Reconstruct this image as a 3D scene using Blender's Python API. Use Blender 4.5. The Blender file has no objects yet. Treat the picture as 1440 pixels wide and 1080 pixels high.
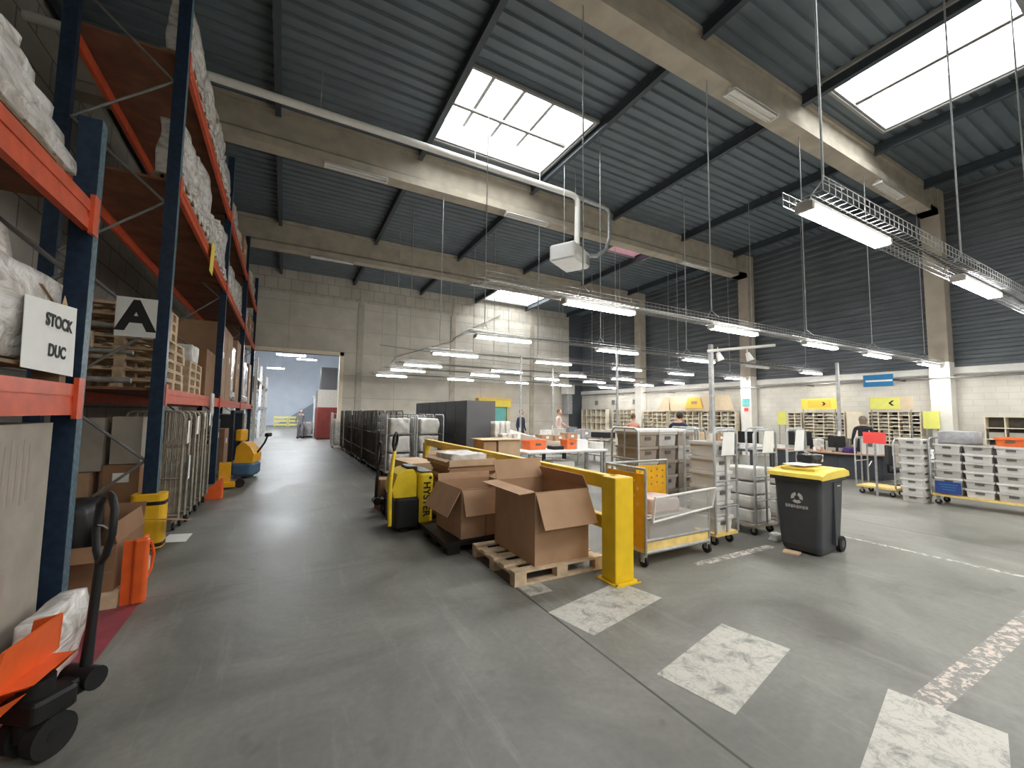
import bpy, math, random
from mathutils import Matrix, Vector, noise as mnoise

random.seed(7)
SC = bpy.context.scene
COL = SC.collection
PI = math.pi

# ---------------------------------------------------------------- camera
cam_d = bpy.data.cameras.new('camera')
cam_d.sensor_width = 36.0
cam_d.lens = 582.0 / 1440.0 * 36.0
cam_d.clip_start = 0.05
cam_d.clip_end = 300
cam = bpy.data.objects.new('camera', cam_d)
COL.objects.link(cam)
CR = Matrix(((0.87661573, -0.04608905, -0.47897878),
             (-0.4810165, -0.05712071, -0.87484876),
             (0.01296134, 0.99730287, -0.0722425)))
CR = Matrix((CR.col[0].normalized(), CR.col[1].normalized(), CR.col[2].normalized())).transposed()
cam.matrix_world = Matrix.Translation((0, 0, 1.75)) @ CR.to_4x4()
SC.camera = cam

# ---------------------------------------------------------------- sky, exposure
world = bpy.data.worlds.new('sky')
SC.world = world
world.use_nodes = True
wn = world.node_tree.nodes
wn['Background'].inputs[0].default_value = (0.80, 0.88, 1.0, 1)
wn['Background'].inputs[1].default_value = 3.0
SC.view_settings.view_transform = 'Standard'
SC.view_settings.look = 'None'
SC.view_settings.gamma = 1.0
SC.view_settings.use_curve_mapping = False
SC.view_settings.exposure = 1.32
TUBE = 30.0       # emission of the lit tubes
DAY = 4.5        # emission of the daylit opal skylight domes
HALL = 135.0  # emission of the lamps added to brighten the next hall

# ---------------------------------------------------------------- materials
MATS = {}


def nm(name):
    m = bpy.data.materials.new(name)
    m.use_nodes = True
    return m, m.node_tree.nodes, m.node_tree.links, m.node_tree.nodes['Principled BSDF']


def mat(name, col, rough=0.6, metal=0.0, var=0.12, scale=6.0, bump=0.0, bscale=40.0, alpha=None, spec=0.4, dirt=None):
    """Procedural surface: base colour broken up by noise, optional bump."""
    if name in MATS:
        return MATS[name]
    m, n, l, b = nm(name)
    tc = n.new('ShaderNodeTexCoord')
    no = n.new('ShaderNodeTexNoise')
    no.inputs['Scale'].default_value = scale
    no.inputs['Detail'].default_value = 5
    l.new(tc.outputs['Object'], no.inputs['Vector'])
    cr = n.new('ShaderNodeValToRGB')
    cr.color_ramp.elements[0].position = 0.3
    cr.color_ramp.elements[1].position = 0.7
    lo = tuple(max(0, c * (1 - var)) for c in col)
    hi = tuple(min(1, c * (1 + var)) for c in col)
    if dirt:
        lo = dirt
    cr.color_ramp.elements[0].color = (*lo, 1)
    cr.color_ramp.elements[1].color = (*hi, 1)
    l.new(no.outputs['Fac'], cr.inputs['Fac'])
    l.new(cr.outputs['Color'], b.inputs['Base Color'])
    b.inputs['Roughness'].default_value = rough
    b.inputs['Metallic'].default_value = metal
    b.inputs['Specular IOR Level'].default_value = spec
    if alpha is not None:
        b.inputs['Alpha'].default_value = alpha
    if bump:
        n2 = n.new('ShaderNodeTexNoise')
        n2.inputs['Scale'].default_value = bscale
        n2.inputs['Detail'].default_value = 6
        l.new(tc.outputs['Object'], n2.inputs['Vector'])
        bp = n.new('ShaderNodeBump')
        bp.inputs['Strength'].default_value = bump
        bp.inputs['Distance'].default_value = 0.02
        l.new(n2.outputs['Fac'], bp.inputs['Height'])
        l.new(bp.outputs['Normal'], b.inputs['Normal'])
    MATS[name] = m
    return m


def emit(name, col, strength):
    m, n, l, b = nm(name)
    b.inputs['Base Color'].default_value = (*col, 1)
    b.inputs['Emission Color'].default_value = (*col, 1)
    b.inputs['Emission Strength'].default_value = strength
    MATS[name] = m
    return m


def M(name):
    return MATS[name]


# palette
mat('deck_metal', (0.125, 0.155, 0.175), 0.55, 0.0, 0.12, 1.2)
mat('purlin_steel', (0.055, 0.068, 0.080), 0.6, 0.0, 0.1)
mat('concrete_beam', (0.40, 0.36, 0.29), 0.85, 0, 0.14, 2.5, 0.15, 25)
mat('concrete_column', (0.42, 0.37, 0.30), 0.85, 0, 0.12, 2.5, 0.15, 25)
mat('white_column', (0.78, 0.76, 0.70), 0.7, 0, 0.06, 3)
mat('clad_metal', (0.120, 0.135, 0.148), 0.5, 0, 0.15, 1.0)
mat('dark_clad', (0.075, 0.085, 0.10), 0.5, 0, 0.15, 1.0)
mat('curb_grey', (0.30, 0.30, 0.29), 0.6, 0, 0.06)
mat('trim_white', (0.72, 0.71, 0.67), 0.6, 0, 0.06)
mat('tube_white', (0.75, 0.74, 0.70), 0.5, 0, 0.04)
mat('galv', (0.42, 0.43, 0.43), 0.42, 0.55, 0.18, 14)
mat('galv_warm', (0.36, 0.325, 0.26), 0.5, 0.3, 0.25, 9)
mat('galv_dull', (0.34, 0.33, 0.30), 0.5, 0.45, 0.25, 9)
mat('cage_dark', (0.11, 0.105, 0.095), 0.5, 0.4, 0.25, 9)
mat('rack_blue', (0.011, 0.028, 0.058), 0.45, 0, 0.25, 18, dirt=(0.008, 0.018, 0.038))
mat('rack_blue_worn', (0.075, 0.135, 0.17), 0.5, 0, 0.35, 30, dirt=(0.035, 0.07, 0.10))
mat('rack_orange', (0.62, 0.095, 0.035), 0.42, 0, 0.15, 8)
mat('orange_paint', (0.80, 0.13, 0.025), 0.35, 0, 0.10, 8)
mat('brace_steel', (0.24, 0.23, 0.22), 0.5, 0.4, 0.2)
mat('chipboard', (0.20, 0.085, 0.045), 0.8, 0, 0.28, 3, 0.1, 60)
mat('cardboard', (0.44, 0.275, 0.165), 0.85, 0, 0.09, 4, 0.05, 90)
mat('cardboard_dark', (0.27, 0.145, 0.075), 0.85, 0, 0.12, 4, 0.05, 90)
mat('cardboard_light', (0.56, 0.40, 0.26), 0.85, 0, 0.10, 4, 0.05, 90)
mat('carton_grey', (0.36, 0.32, 0.27), 0.85, 0, 0.12, 4)
mat('pallet_wood', (0.60, 0.46, 0.31), 0.85, 0, 0.25, 9, 0.2, 60)
mat('wood_dark', (0.26, 0.18, 0.11), 0.85, 0, 0.25, 9, 0.2, 60)
mat('paper', (0.86, 0.86, 0.83), 0.7, 0, 0.04)
mat('ink', (0.015, 0.015, 0.015), 0.7, 0, 0.0)
mat('black_plastic', (0.010, 0.010, 0.011), 0.5, 0, 0.2)
mat('rubber', (0.012, 0.012, 0.012), 0.75, 0, 0.2)
mat('bin_grey', (0.050, 0.054, 0.060), 0.42, 0, 0.10, 5, 0.05, 120)
mat('bin_yellow', (0.80, 0.60, 0.10), 0.42, 0, 0.08, 5)
mat('safety_yellow', (0.80, 0.53, 0.015), 0.42, 0, 0.08, 6)
mat('guard_yellow', (0.85, 0.48, 0.015), 0.5, 0, 0.08, 6)
mat('truck_yellow', (0.78, 0.56, 0.02), 0.4, 0, 0.08, 6)
mat('amber_panel', (0.80, 0.42, 0.015), 0.45, 0, 0.10, 10)
mat('base_yellow', (0.80, 0.58, 0.20), 0.6, 0, 0.15, 10)
mat('crate_grey', (0.52, 0.50, 0.47), 0.55, 0, 0.08, 6)
mat('crate_light', (0.66, 0.65, 0.62), 0.55, 0, 0.08, 6)
mat('crate_brown', (0.34, 0.29, 0.24), 0.6, 0, 0.10, 6)
mat('crate_orange', (0.85, 0.18, 0.05), 0.5, 0, 0.08, 6)
mat('red_sign', (0.90, 0.09, 0.08), 0.5, 0, 0.03)
mat('blue_sign', (0.03, 0.20, 0.42), 0.4, 0, 0.1)
mat('navy_sign', (0.03, 0.06, 0.24), 0.5, 0, 0.08)
mat('teal_panel', (0.16, 0.50, 0.48), 0.35, 0, 0.12, 4)
mat('sign_yellow', (0.83, 0.68, 0.10), 0.5, 0, 0.04)
mat('sign_lime', (0.76, 0.76, 0.18), 0.5, 0, 0.04)
mat('sign_amber', (0.82, 0.52, 0.08), 0.5, 0, 0.04)
mat('beige_panel', (0.68, 0.55, 0.38), 0.6, 0, 0.06)
mat('beige_light', (0.78, 0.70, 0.55), 0.6, 0, 0.06)
mat('shelf_grey', (0.40, 0.38, 0.32), 0.6, 0, 0.08)
mat('dark_grey_and_shade', (0.13, 0.12, 0.11), 0.8, 0, 0.1)  # dark grey for sacks, linings and plinths; painted shade in hand slots
mat('cabinet_dark', (0.028, 0.030, 0.034), 0.55, 0, 0.10, 3)
mat('cabinet_side', (0.115, 0.115, 0.12), 0.5, 0, 0.06, 3)
mat('desk_panel', (0.050, 0.055, 0.065), 0.5, 0, 0.10, 4)
mat('desk_wood', (0.42, 0.26, 0.18), 0.5, 0, 0.10, 8)
mat('white_top', (0.80, 0.80, 0.80), 0.4, 0, 0.03)
mat('red_dark', (0.19, 0.035, 0.03), 0.5, 0, 0.15, 3)
mat('machine_beige', (0.55, 0.51, 0.45), 0.6, 0, 0.06)
mat('bag_white', (0.62, 0.60, 0.56), 0.6, 0, 0.20, 8, 0.4, 14)
mat('mailbag_grey', (0.33, 0.33, 0.34), 0.7, 0, 0.18, 8, 0.4, 14)
mat('skin', (0.56, 0.33, 0.23), 0.6, 0, 0.05)
mat('hair_dark', (0.022, 0.016, 0.013), 0.6, 0, 0.2, 40)
mat('hair_grey', (0.20, 0.16, 0.125), 0.6, 0, 0.2, 40)
mat('hair_brown', (0.16, 0.09, 0.05), 0.6, 0, 0.2, 40)
mat('cloth_navy', (0.022, 0.026, 0.055), 0.85, 0, 0.15, 20)
mat('cloth_black', (0.022, 0.022, 0.026), 0.85, 0, 0.15, 20)
mat('cloth_salmon', (0.60, 0.30, 0.22), 0.85, 0, 0.12, 20)
mat('cloth_slate', (0.22, 0.25, 0.29), 0.85, 0, 0.12, 20)
mat('cloth_pale', (0.60, 0.47, 0.42), 0.85, 0, 0.12, 20)
mat('cloth_khaki', (0.48, 0.40, 0.30), 0.85, 0, 0.12, 20)
mat('cloth_purple', (0.06, 0.03, 0.13), 0.85, 0, 0.12, 20)
mat('cloth_grey', (0.16, 0.16, 0.17), 0.85, 0, 0.12, 20)
mat('stacker_yellow', (0.85, 0.42, 0.02), 0.4, 0, 0.08, 6)
mat('stacker_blue', (0.07, 0.14, 0.22), 0.5, 0, 0.12, 6)
mat('pale_wall', (0.68, 0.74, 0.84), 0.8, 0, 0.04, 1)
mat('barrier_yellow', (0.66, 0.60, 0.20), 0.6, 0, 0.06, 4)
mat('heater_white', (0.62, 0.62, 0.60), 0.45, 0, 0.04)
mat('steel_fork', (0.24, 0.20, 0.17), 0.4, 0.7, 0.2)
mat('chrome', (0.65, 0.65, 0.65), 0.2, 1.0, 0.05)
mat('red_floor', (0.30, 0.055, 0.07), 0.5, 0, 0.22, 7, dirt=(0.20, 0.05, 0.06))
mat('pink_dome', (0.85, 0.45, 0.52), 0.5, 0, 0.05)
emit('tube_lit', (1.0, 0.985, 0.95), TUBE)
emit('hall_fill_lit', (0.92, 0.96, 1.0), HALL)
emit('sky_dome', (0.97, 0.99, 1.0), DAY)
emit('sky_dome_pink', (1.0, 0.55, 0.66), DAY * 0.25)
emit('screen_lit', (0.15, 0.20, 0.28), 0.6)


def wrap_material():
    m, n, l, b = nm('stretch_wrap')
    tc = n.new('ShaderNodeTexCoord')
    mp = n.new('ShaderNodeMapping')
    mp.inputs['Scale'].default_value = (1.6, 1.6, 3.0)
    mp.inputs['Rotation'].default_value = (0.25, 0.2, 0)
    l.new(tc.outputs['Object'], mp.inputs['Vector'])
    no = n.new('ShaderNodeTexNoise')
    no.inputs['Scale'].default_value = 3.2
    no.inputs['Detail'].default_value = 9
    no.inputs['Distortion'].default_value = 0.9
    l.new(mp.outputs['Vector'], no.inputs['Vector'])
    cr = n.new('ShaderNodeValToRGB')
    e = cr.color_ramp.elements
    e[0].position, e[0].color = 0.30, (0.40, 0.35, 0.30, 1)
    e[1].position, e[1].color = 0.56, (0.78, 0.76, 0.73, 1)
    l.new(no.outputs['Fac'], cr.inputs['Fac'])
    l.new(cr.outputs['Color'], b.inputs['Base Color'])
    bp = n.new('ShaderNodeBump')
    bp.inputs['Strength'].default_value = 0.7
    bp.inputs['Distance'].default_value = 0.05
    l.new(no.outputs['Fac'], bp.inputs['Height'])
    l.new(bp.outputs['Normal'], b.inputs['Normal'])
    b.inputs['Roughness'].default_value = 0.22
    MATS['stretch_wrap'] = m


wrap_material()


def floor_material():
    m, n, l, b = nm('floor_concrete')
    tc = n.new('ShaderNodeTexCoord')
    big = n.new('ShaderNodeTexNoise')
    big.inputs['Scale'].default_value = 0.75
    big.inputs['Detail'].default_value = 8
    big.inputs['Roughness'].default_value = 0.62
    big.inputs['Distortion'].default_value = 0.8
    l.new(tc.outputs['Object'], big.inputs['Vector'])
    cr = n.new('ShaderNodeValToRGB')
    e = cr.color_ramp.elements
    e[0].position, e[0].color = 0.30, (0.105, 0.101, 0.086, 1)
    e[1].position, e[1].color = 0.72, (0.262, 0.258, 0.232, 1)
    l.new(big.outputs['Fac'], cr.inputs['Fac'])
    fine = n.new('ShaderNodeTexNoise')
    fine.inputs['Scale'].default_value = 22
    fine.inputs['Detail'].default_value = 6
    l.new(tc.outputs['Object'], fine.inputs['Vector'])
    cr2 = n.new('ShaderNodeValToRGB')
    cr2.color_ramp.elements[0].color = (0.78, 0.78, 0.78, 1)
    cr2.color_ramp.elements[1].color = (1.12, 1.12, 1.12, 1)
    l.new(fine.outputs['Fac'], cr2.inputs['Fac'])
    mx = n.new('ShaderNodeMixRGB')
    mx.blend_type = 'MULTIPLY'
    mx.inputs[0].default_value = 1
    l.new(cr.outputs['Color'], mx.inputs[1])
    l.new(cr2.outputs['Color'], mx.inputs[2])
    # dark scuff spots
    sp = n.new('ShaderNodeTexNoise')
    sp.inputs['Scale'].default_value = 3.2
    sp.inputs['Detail'].default_value = 3
    l.new(tc.outputs['Object'], sp.inputs['Vector'])
    cs = n.new('ShaderNodeValToRGB')
    cs.color_ramp.elements[0].position = 0.22
    cs.color_ramp.elements[0].color = (0.70, 0.68, 0.65, 1)
    cs.color_ramp.elements[1].position = 0.34
    cs.color_ramp.elements[1].color = (1, 1, 1, 1)
    l.new(sp.outputs['Fac'], cs.inputs['Fac'])
    mx2 = n.new('ShaderNodeMixRGB')
    mx2.blend_type = 'MULTIPLY'
    mx2.inputs[0].default_value = 1
    l.new(mx.outputs[0], mx2.inputs[1])
    l.new(cs.outputs['Color'], mx2.inputs[2])
    # pale wheel tracks and scratches drawn along the aisle
    mp = n.new('ShaderNodeMapping')
    mp.inputs['Scale'].default_value = (3.0, 0.25, 1)
    mp.inputs['Rotation'].default_value = (0, 0, 0.16)
    l.new(tc.outputs['Object'], mp.inputs['Vector'])
    sc = n.new('ShaderNodeTexNoise')
    sc.inputs['Scale'].default_value = 2.2
    sc.inputs['Detail'].default_value = 10
    sc.inputs['Roughness'].default_value = 0.7
    l.new(mp.outputs['Vector'], sc.inputs['Vector'])
    cc = n.new('ShaderNodeValToRGB')
    cc.color_ramp.elements[0].position = 0.55
    cc.color_ramp.elements[0].color = (0, 0, 0, 1)
    cc.color_ramp.elements[1].position = 0.85
    cc.color_ramp.elements[1].color = (0.10, 0.096, 0.086, 1)
    l.new(sc.outputs['Fac'], cc.inputs['Fac'])
    ad = n.new('ShaderNodeMixRGB')
    ad.blend_type = 'ADD'
    ad.inputs[0].default_value = 1
    l.new(mx2.outputs[0], ad.inputs[1])
    l.new(cc.outputs['Color'], ad.inputs[2])
    # saw-cut joints
    sep = n.new('ShaderNodeSeparateXYZ')
    l.new(tc.outputs['Object'], sep.inputs[0])
    last = ad.outputs[0]
    for ax, off, per, wd in ((0, 2.13, 6.6, 0.010), (1, 5.1, 6.4, 0.007)):
        a = n.new('ShaderNodeMath'); a.operation = 'SUBTRACT'
        a.inputs[1].default_value = off - per * 0.5
        l.new(sep.outputs[ax], a.inputs[0])
        w = n.new('ShaderNodeMath'); w.operation = 'FLOORED_MODULO'
        w.inputs[1].default_value = per
        l.new(a.outputs[0], w.inputs[0])
        d = n.new('ShaderNodeMath'); d.operation = 'SUBTRACT'
        d.inputs[1].default_value = per * 0.5
        l.new(w.outputs[0], d.inputs[0])
        ab = n.new('ShaderNodeMath'); ab.operation = 'ABSOLUTE'
        l.new(d.outputs[0], ab.inputs[0])
        lt = n.new('ShaderNodeMath'); lt.operation = 'LESS_THAN'
        lt.inputs[1].default_value = wd
        l.new(ab.outputs[0], lt.inputs[0])
        mj = n.new('ShaderNodeMixRGB')
        l.new(lt.outputs[0], mj.inputs[0])
        l.new(last, mj.inputs[1])
        mj.inputs[2].default_value = (0.05, 0.047, 0.042, 1) if ax == 0 else (0.12, 0.115, 0.105, 1)
        last = mj.outputs[0]
    l.new(last, b.inputs['Base Color'])
    rr = n.new('ShaderNodeMapRange')
    rr.inputs['To Min'].default_value = 0.32
    rr.inputs['To Max'].default_value = 0.62
    l.new(big.outputs['Fac'], rr.inputs['Value'])
    l.new(rr.outputs[0], b.inputs['Roughness'])
    bp = n.new('ShaderNodeBump')
    bp.inputs['Strength'].default_value = 0.08
    bp.inputs['Distance'].default_value = 0.01
    l.new(fine.outputs['Fac'], bp.inputs['Height'])
    l.new(bp.outputs['Normal'], b.inputs['Normal'])
    b.inputs['Specular IOR Level'].default_value = 0.45
    MATS['floor_concrete'] = m


floor_material()


def worn_paint(name, col, scale, lo, hi, conc=(0.22, 0.215, 0.195)):
    """Paint worn through to the concrete in patches."""
    m, n, l, b = nm(name)
    tc = n.new('ShaderNodeTexCoord')
    no = n.new('ShaderNodeTexNoise')
    no.inputs['Scale'].default_value = scale
    no.inputs['Detail'].default_value = 9
    no.inputs['Roughness'].default_value = 0.7
    no.inputs['Distortion'].default_value = 0.6
    l.new(tc.outputs['Object'], no.inputs['Vector'])
    cr = n.new('ShaderNodeValToRGB')
    cr.color_ramp.elements[0].position = lo
    cr.color_ramp.elements[0].color = (*conc, 1)
    cr.color_ramp.elements[1].position = hi
    cr.color_ramp.elements[1].color = (*col, 1)
    l.new(no.outputs['Fac'], cr.inputs['Fac'])
    vo = n.new('ShaderNodeTexVoronoi')
    vo.feature = 'DISTANCE_TO_EDGE'
    vo.inputs['Scale'].default_value = scale * 2.2
    dis = n.new('ShaderNodeMixRGB')
    dis.inputs[0].default_value = 0.22
    l.new(tc.outputs['Object'], dis.inputs[1])
    l.new(no.outputs['Color'], dis.inputs[2])
    l.new(dis.outputs[0], vo.inputs['Vector'])
    c2 = n.new('ShaderNodeValToRGB')
    c2.color_ramp.elements[0].position = 0.0
    c2.color_ramp.elements[0].color = (0.72, 0.71, 0.69, 1)
    c2.color_ramp.elements[1].position = 0.07
    c2.color_ramp.elements[1].color = (1, 1, 1, 1)
    l.new(vo.outputs['Distance'], c2.inputs['Fac'])
    mx = n.new('ShaderNodeMixRGB')
    mx.blend_type = 'MULTIPLY'
    mx.inputs[0].default_value = 1
    l.new(cr.outputs[0], mx.inputs[1])
    l.new(c2.outputs[0], mx.inputs[2])
    l.new(mx.outputs[0], b.inputs['Base Color'])
    b.inputs['Roughness'].default_value = 0.55
    MATS[name] = m


worn_paint('zebra_paint', (0.50, 0.485, 0.43), 6.5, 0.34, 0.50)
worn_paint('worn_line', (0.60, 0.50, 0.44), 16.0, 0.50, 0.56)
worn_paint('thin_line', (0.60, 0.55, 0.49), 14.0, 0.47, 0.56)


def block_wall(name, c1, c2, mortar, bw, bh, msize=0.012, bump=0.3, axis='X', offset=0.5):
    """Masonry: real block courses from the brick texture, laid in metres."""
    m, n, l, b = nm(name)
    tc = n.new('ShaderNodeTexCoord')
    sep = n.new('ShaderNodeSeparateXYZ')
    com = n.new('ShaderNodeCombineXYZ')
    l.new(tc.outputs['Object'], sep.inputs[0])
    l.new(sep.outputs[0 if axis == 'X' else 1], com.inputs[0])
    l.new(sep.outputs[2], com.inputs[1])
    br = n.new('ShaderNodeTexBrick')
    br.inputs['Color1'].default_value = (*c1, 1)
    br.inputs['Color2'].default_value = (*c2, 1)
    br.inputs['Mortar'].default_value = (*mortar, 1)
    br.inputs['Scale'].default_value = 1
    br.inputs['Mortar Size'].default_value = msize
    br.inputs['Brick Width'].default_value = bw
    br.inputs['Row Height'].default_value = bh
    br.offset = offset
    l.new(com.outputs[0], br.inputs['Vector'])
    no = n.new('ShaderNodeTexNoise')
    no.inputs['Scale'].default_value = 1.3
    no.inputs['Detail'].default_value = 7
    l.new(tc.outputs['Object'], no.inputs['Vector'])
    cr = n.new('ShaderNodeValToRGB')
    cr.color_ramp.elements[0].position = 0.3
    cr.color_ramp.elements[0].color = (0.84, 0.83, 0.82, 1)
    cr.color_ramp.elements[1].position = 0.7
    cr.color_ramp.elements[1].color = (1.05, 1.05, 1.05, 1)
    l.new(no.outputs['Fac'], cr.inputs['Fac'])
    mx = n.new('ShaderNodeMixRGB')
    mx.blend_type = 'MULTIPLY'
    mx.inputs[0].default_value = 1
    l.new(br.outputs['Color'], mx.inputs[1])
    l.new(cr.outputs['Color'], mx.inputs[2])
    l.new(mx.outputs[0], b.inputs['Base Color'])
    bp = n.new('ShaderNodeBump')
    bp.inputs['Strength'].default_value = bump
    bp.inputs['Distance'].default_value = 0.02
    bp.invert = True
    l.new(br.outputs['Fac'], bp.inputs['Height'])
    l.new(bp.outputs['Normal'], b.inputs['Normal'])
    b.inputs['Roughness'].default_value = 0.85
    MATS[name] = m


block_wall('white_blocks', (0.72, 0.70, 0.635), (0.67, 0.65, 0.59), (0.61, 0.59, 0.54), 0.5, 0.2, 0.010, 0.15, 'Y')
block_wall('grey_panels', (0.58, 0.55, 0.48), (0.54, 0.51, 0.445), (0.44, 0.41, 0.36), 5.5, 1.25, 0.02, 0.4, 'X', 0.0)
block_wall('grey_blocks', (0.50, 0.47, 0.40), (0.44, 0.41, 0.35), (0.31, 0.285, 0.245), 0.6, 0.62, 0.018, 0.4, 'X')
block_wall('left_blocks', (0.46, 0.44, 0.39), (0.40, 0.38, 0.34), (0.20, 0.19, 0.165), 1.2, 0.6, 0.02, 0.4, 'Y')

# ---------------------------------------------------------------- mesh building


def TR(loc=(0, 0, 0), rz=0.0, rx=0.0, ry=0.0):
    return Matrix.Translation(loc) @ Matrix.Rotation(rz, 4, 'Z') @ Matrix.Rotation(ry, 4, 'Y') @ Matrix.Rotation(rx, 4, 'X')


class MB:
    def __init__(self):
        self.v, self.f, self.s = [], [], []

    def add(self, vs, fs, smooth=False, T=None):
        k = len(self.v)
        if T is not None:
            vs = [tuple(T @ Vector(p)) for p in vs]
        self.v += [tuple(p) for p in vs]
        self.f += [tuple(i + k for i in f) for f in fs]
        self.s += [smooth] * len(fs)
        return self

    def bx(self, x0, x1, y0, y1, z0, z1, T=None):
        vs = [(x0, y0, z0), (x1, y0, z0), (x1, y1, z0), (x0, y1, z0),
              (x0, y0, z1), (x1, y0, z1), (x1, y1, z1), (x0, y1, z1)]
        return self.add(vs, [(3, 2, 1, 0), (4, 5, 6, 7), (0, 1, 5, 4), (1, 2, 6, 5), (2, 3, 7, 6), (3, 0, 4, 7)], False, T)

    def cb(self, c, s, T=None):
        return self.bx(c[0] - s[0] / 2, c[0] + s[0] / 2, c[1] - s[1] / 2, c[1] + s[1] / 2, c[2] - s[2] / 2, c[2] + s[2] / 2, T)

    def rbx(self, x0, x1, y0, y1, z0, z1, r, T=None, n=4):
        """Box with rounded vertical edges and eased top and bottom rims."""
        prof = []
        for cx, cy, a0 in ((x1 - r, y1 - r, 0), (x0 + r, y1 - r, 90), (x0 + r, y0 + r, 180), (x1 - r, y0 + r, 270)):
            for i in range(n + 1):
                a = math.radians(a0 + 90 * i / n)
                prof.append((cx, cy, math.cos(a), math.sin(a)))
        q = min(r * 0.5, (z1 - z0) * 0.2)
        rings = [(z0, r - q), (z0 + q, r), (z1 - q, r), (z1, r - q)]
        vs, fs = [], []
        N = len(prof)
        for z, rr in rings:
            vs += [(c[0] + c[2] * rr, c[1] + c[3] * rr, z) for c in prof]
        for k in range(3):
            for i in range(N):
                j = (i + 1) % N
                fs.append((k * N + i, k * N + j, (k + 1) * N + j, (k + 1) * N + i))
        fs.append(tuple(range(N - 1, -1, -1)))
        fs.append(tuple(range(3 * N, 4 * N)))
        return self.add(vs, fs, False, T)

    def rod(self, p, q, r, n=8, r2=None, T=None):
        p, q = Vector(p), Vector(q)
        d = (q - p)
        if d.length < 1e-6:
            return self
        d.normalize()
        u = d.orthogonal().normalized()
        w = d.cross(u)
        r2 = r if r2 is None else r2
        vs = []
        for c, rr in ((p, r), (q, r2)):
            for i in range(n):
                a = 2 * PI * (i + 0.5) / n
                vs.append(c + u * math.cos(a) * rr + w * math.sin(a) * rr)
        fs = [(i, (i + 1) % n, n + (i + 1) % n, n + i) for i in range(n)]
        self.add(vs, fs, n > 4, T)
        return self.add(vs, [tuple(range(n - 1, -1, -1)), tuple(range(n, 2 * n))], False, T)

    def tube(self, pts, r, n=8, T=None):
        pts = [Vector(p) for p in pts]
        vs, fs = [], []
        u = None
        for k, p in enumerate(pts):
            a = pts[max(0, k - 1)]
            b = pts[min(len(pts) - 1, k + 1)]
            d = (b - a).normalized()
            if u is None:
                u = d.orthogonal().normalized()
            else:
                u = (u - d * u.dot(d))
                u = u.normalized() if u.length > 1e-5 else d.orthogonal().normalized()
            w = d.cross(u)
            rr = r[k] if isinstance(r, (list, tuple)) else r
            vs += [p + u * math.cos(2 * PI * i / n) * rr + w * math.sin(2 * PI * i / n) * rr for i in range(n)]
        for k in range(len(pts) - 1):
            for i in range(n):
                j = (i + 1) % n
                fs.append((k * n + i, k * n + j, (k + 1) * n + j, (k + 1) * n + i))
        self.add(vs, fs, True, T)
        return self.add(vs, [tuple(range(n - 1, -1, -1)), tuple(range((len(pts) - 1) * n, len(pts) * n))], False, T)

    def prism(self, poly, z0, z1, T=None):
        n = len(poly)
        vs = [(x, y, z0) for x, y in poly] + [(x, y, z1) for x, y in poly]
        fs = [tuple(range(n - 1, -1, -1)), tuple(range(n, 2 * n))]
        fs += [(i, (i + 1) % n, n + (i + 1) % n, n + i) for i in range(n)]
        return self.add(vs, fs, False, T)

    def slab(self, quad, th):
        """A sheet given by four corners, thickened along its normal."""
        a, b, c, d = [Vector(p) for p in quad]
        nrm = (b - a).cross(d - a).normalized() * th
        vs = [a, b, c, d, a + nrm, b + nrm, c + nrm, d + nrm]
        return self.add(vs, [(3, 2, 1, 0), (4, 5, 6, 7), (0, 1, 5, 4), (1, 2, 6, 5), (2, 3, 7, 6), (3, 0, 4, 7)])

    def ball(self, c, r, n=10, m=7, T=None):
        rx, ry, rz = r if isinstance(r, (list, tuple)) else (r, r, r)
        vs = [(c[0], c[1], c[2] - rz)]
        for k in range(1, m):
            t = PI * k / m - PI / 2
            for i in range(n):
                a = 2 * PI * i / n
                vs.append((c[0] + rx * math.cos(t) * math.cos(a), c[1] + ry * math.cos(t) * math.sin(a), c[2] + rz * math.sin(t)))
        vs.append((c[0], c[1], c[2] + rz))
        fs = [(0, 1 + (i + 1) % n, 1 + i) for i in range(n)]
        for k in range(m - 2):
            for i in range(n):
                j = (i + 1) % n
                fs.append((1 + k * n + i, 1 + k * n + j, 1 + (k + 1) * n + j, 1 + (k + 1) * n + i))
        b = 1 + (m - 2) * n
        fs += [(b + i, b + (i + 1) % n, len(vs) - 1) for i in range(n)]
        return self.add(vs, fs, True, T)

    def lump(self, x0, x1, y0, y1, z0, z1, amp=0.04, fr=3.0, seed=0, n=9, r=0.6):
        """A box whose skin is crumpled like wrapped goods or a full bag."""
        k = len(self.v)
        cx, cy, cz = (x0 + x1) / 2, (y0 + y1) / 2, (z0 + z1) / 2
        hx, hy, hz = (x1 - x0) / 2, (y1 - y0) / 2, (z1 - z0) / 2
        idx, vs, fs = {}, [], []

        def vert(a, b, c):
            key = (round(a, 4), round(b, 4), round(c, 4))
            if key not in idx:
                p = Vector((a, b, c))
                L = max(abs(a), abs(b), abs(c))
                q = p.normalized() * L
                # blend towards a rounded box
                s = (1 - 0.18 * r)
                pp = p * s + q * (1 - s)
                w = Vector((cx + pp.x * hx, cy + pp.y * hy, cz + pp.z * hz))
                d = mnoise.noise_vector(w * fr + Vector((seed * 7.3, seed * 3.1, seed)))
                w += Vector((d.x, d.y, d.z * 0.6)) * amp
                if c <= -0.999:
                    w.z = z0
                w.z = max(w.z, z0)
                idx[key] = len(vs)
                vs.append(w)
            return idx[key]
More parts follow.
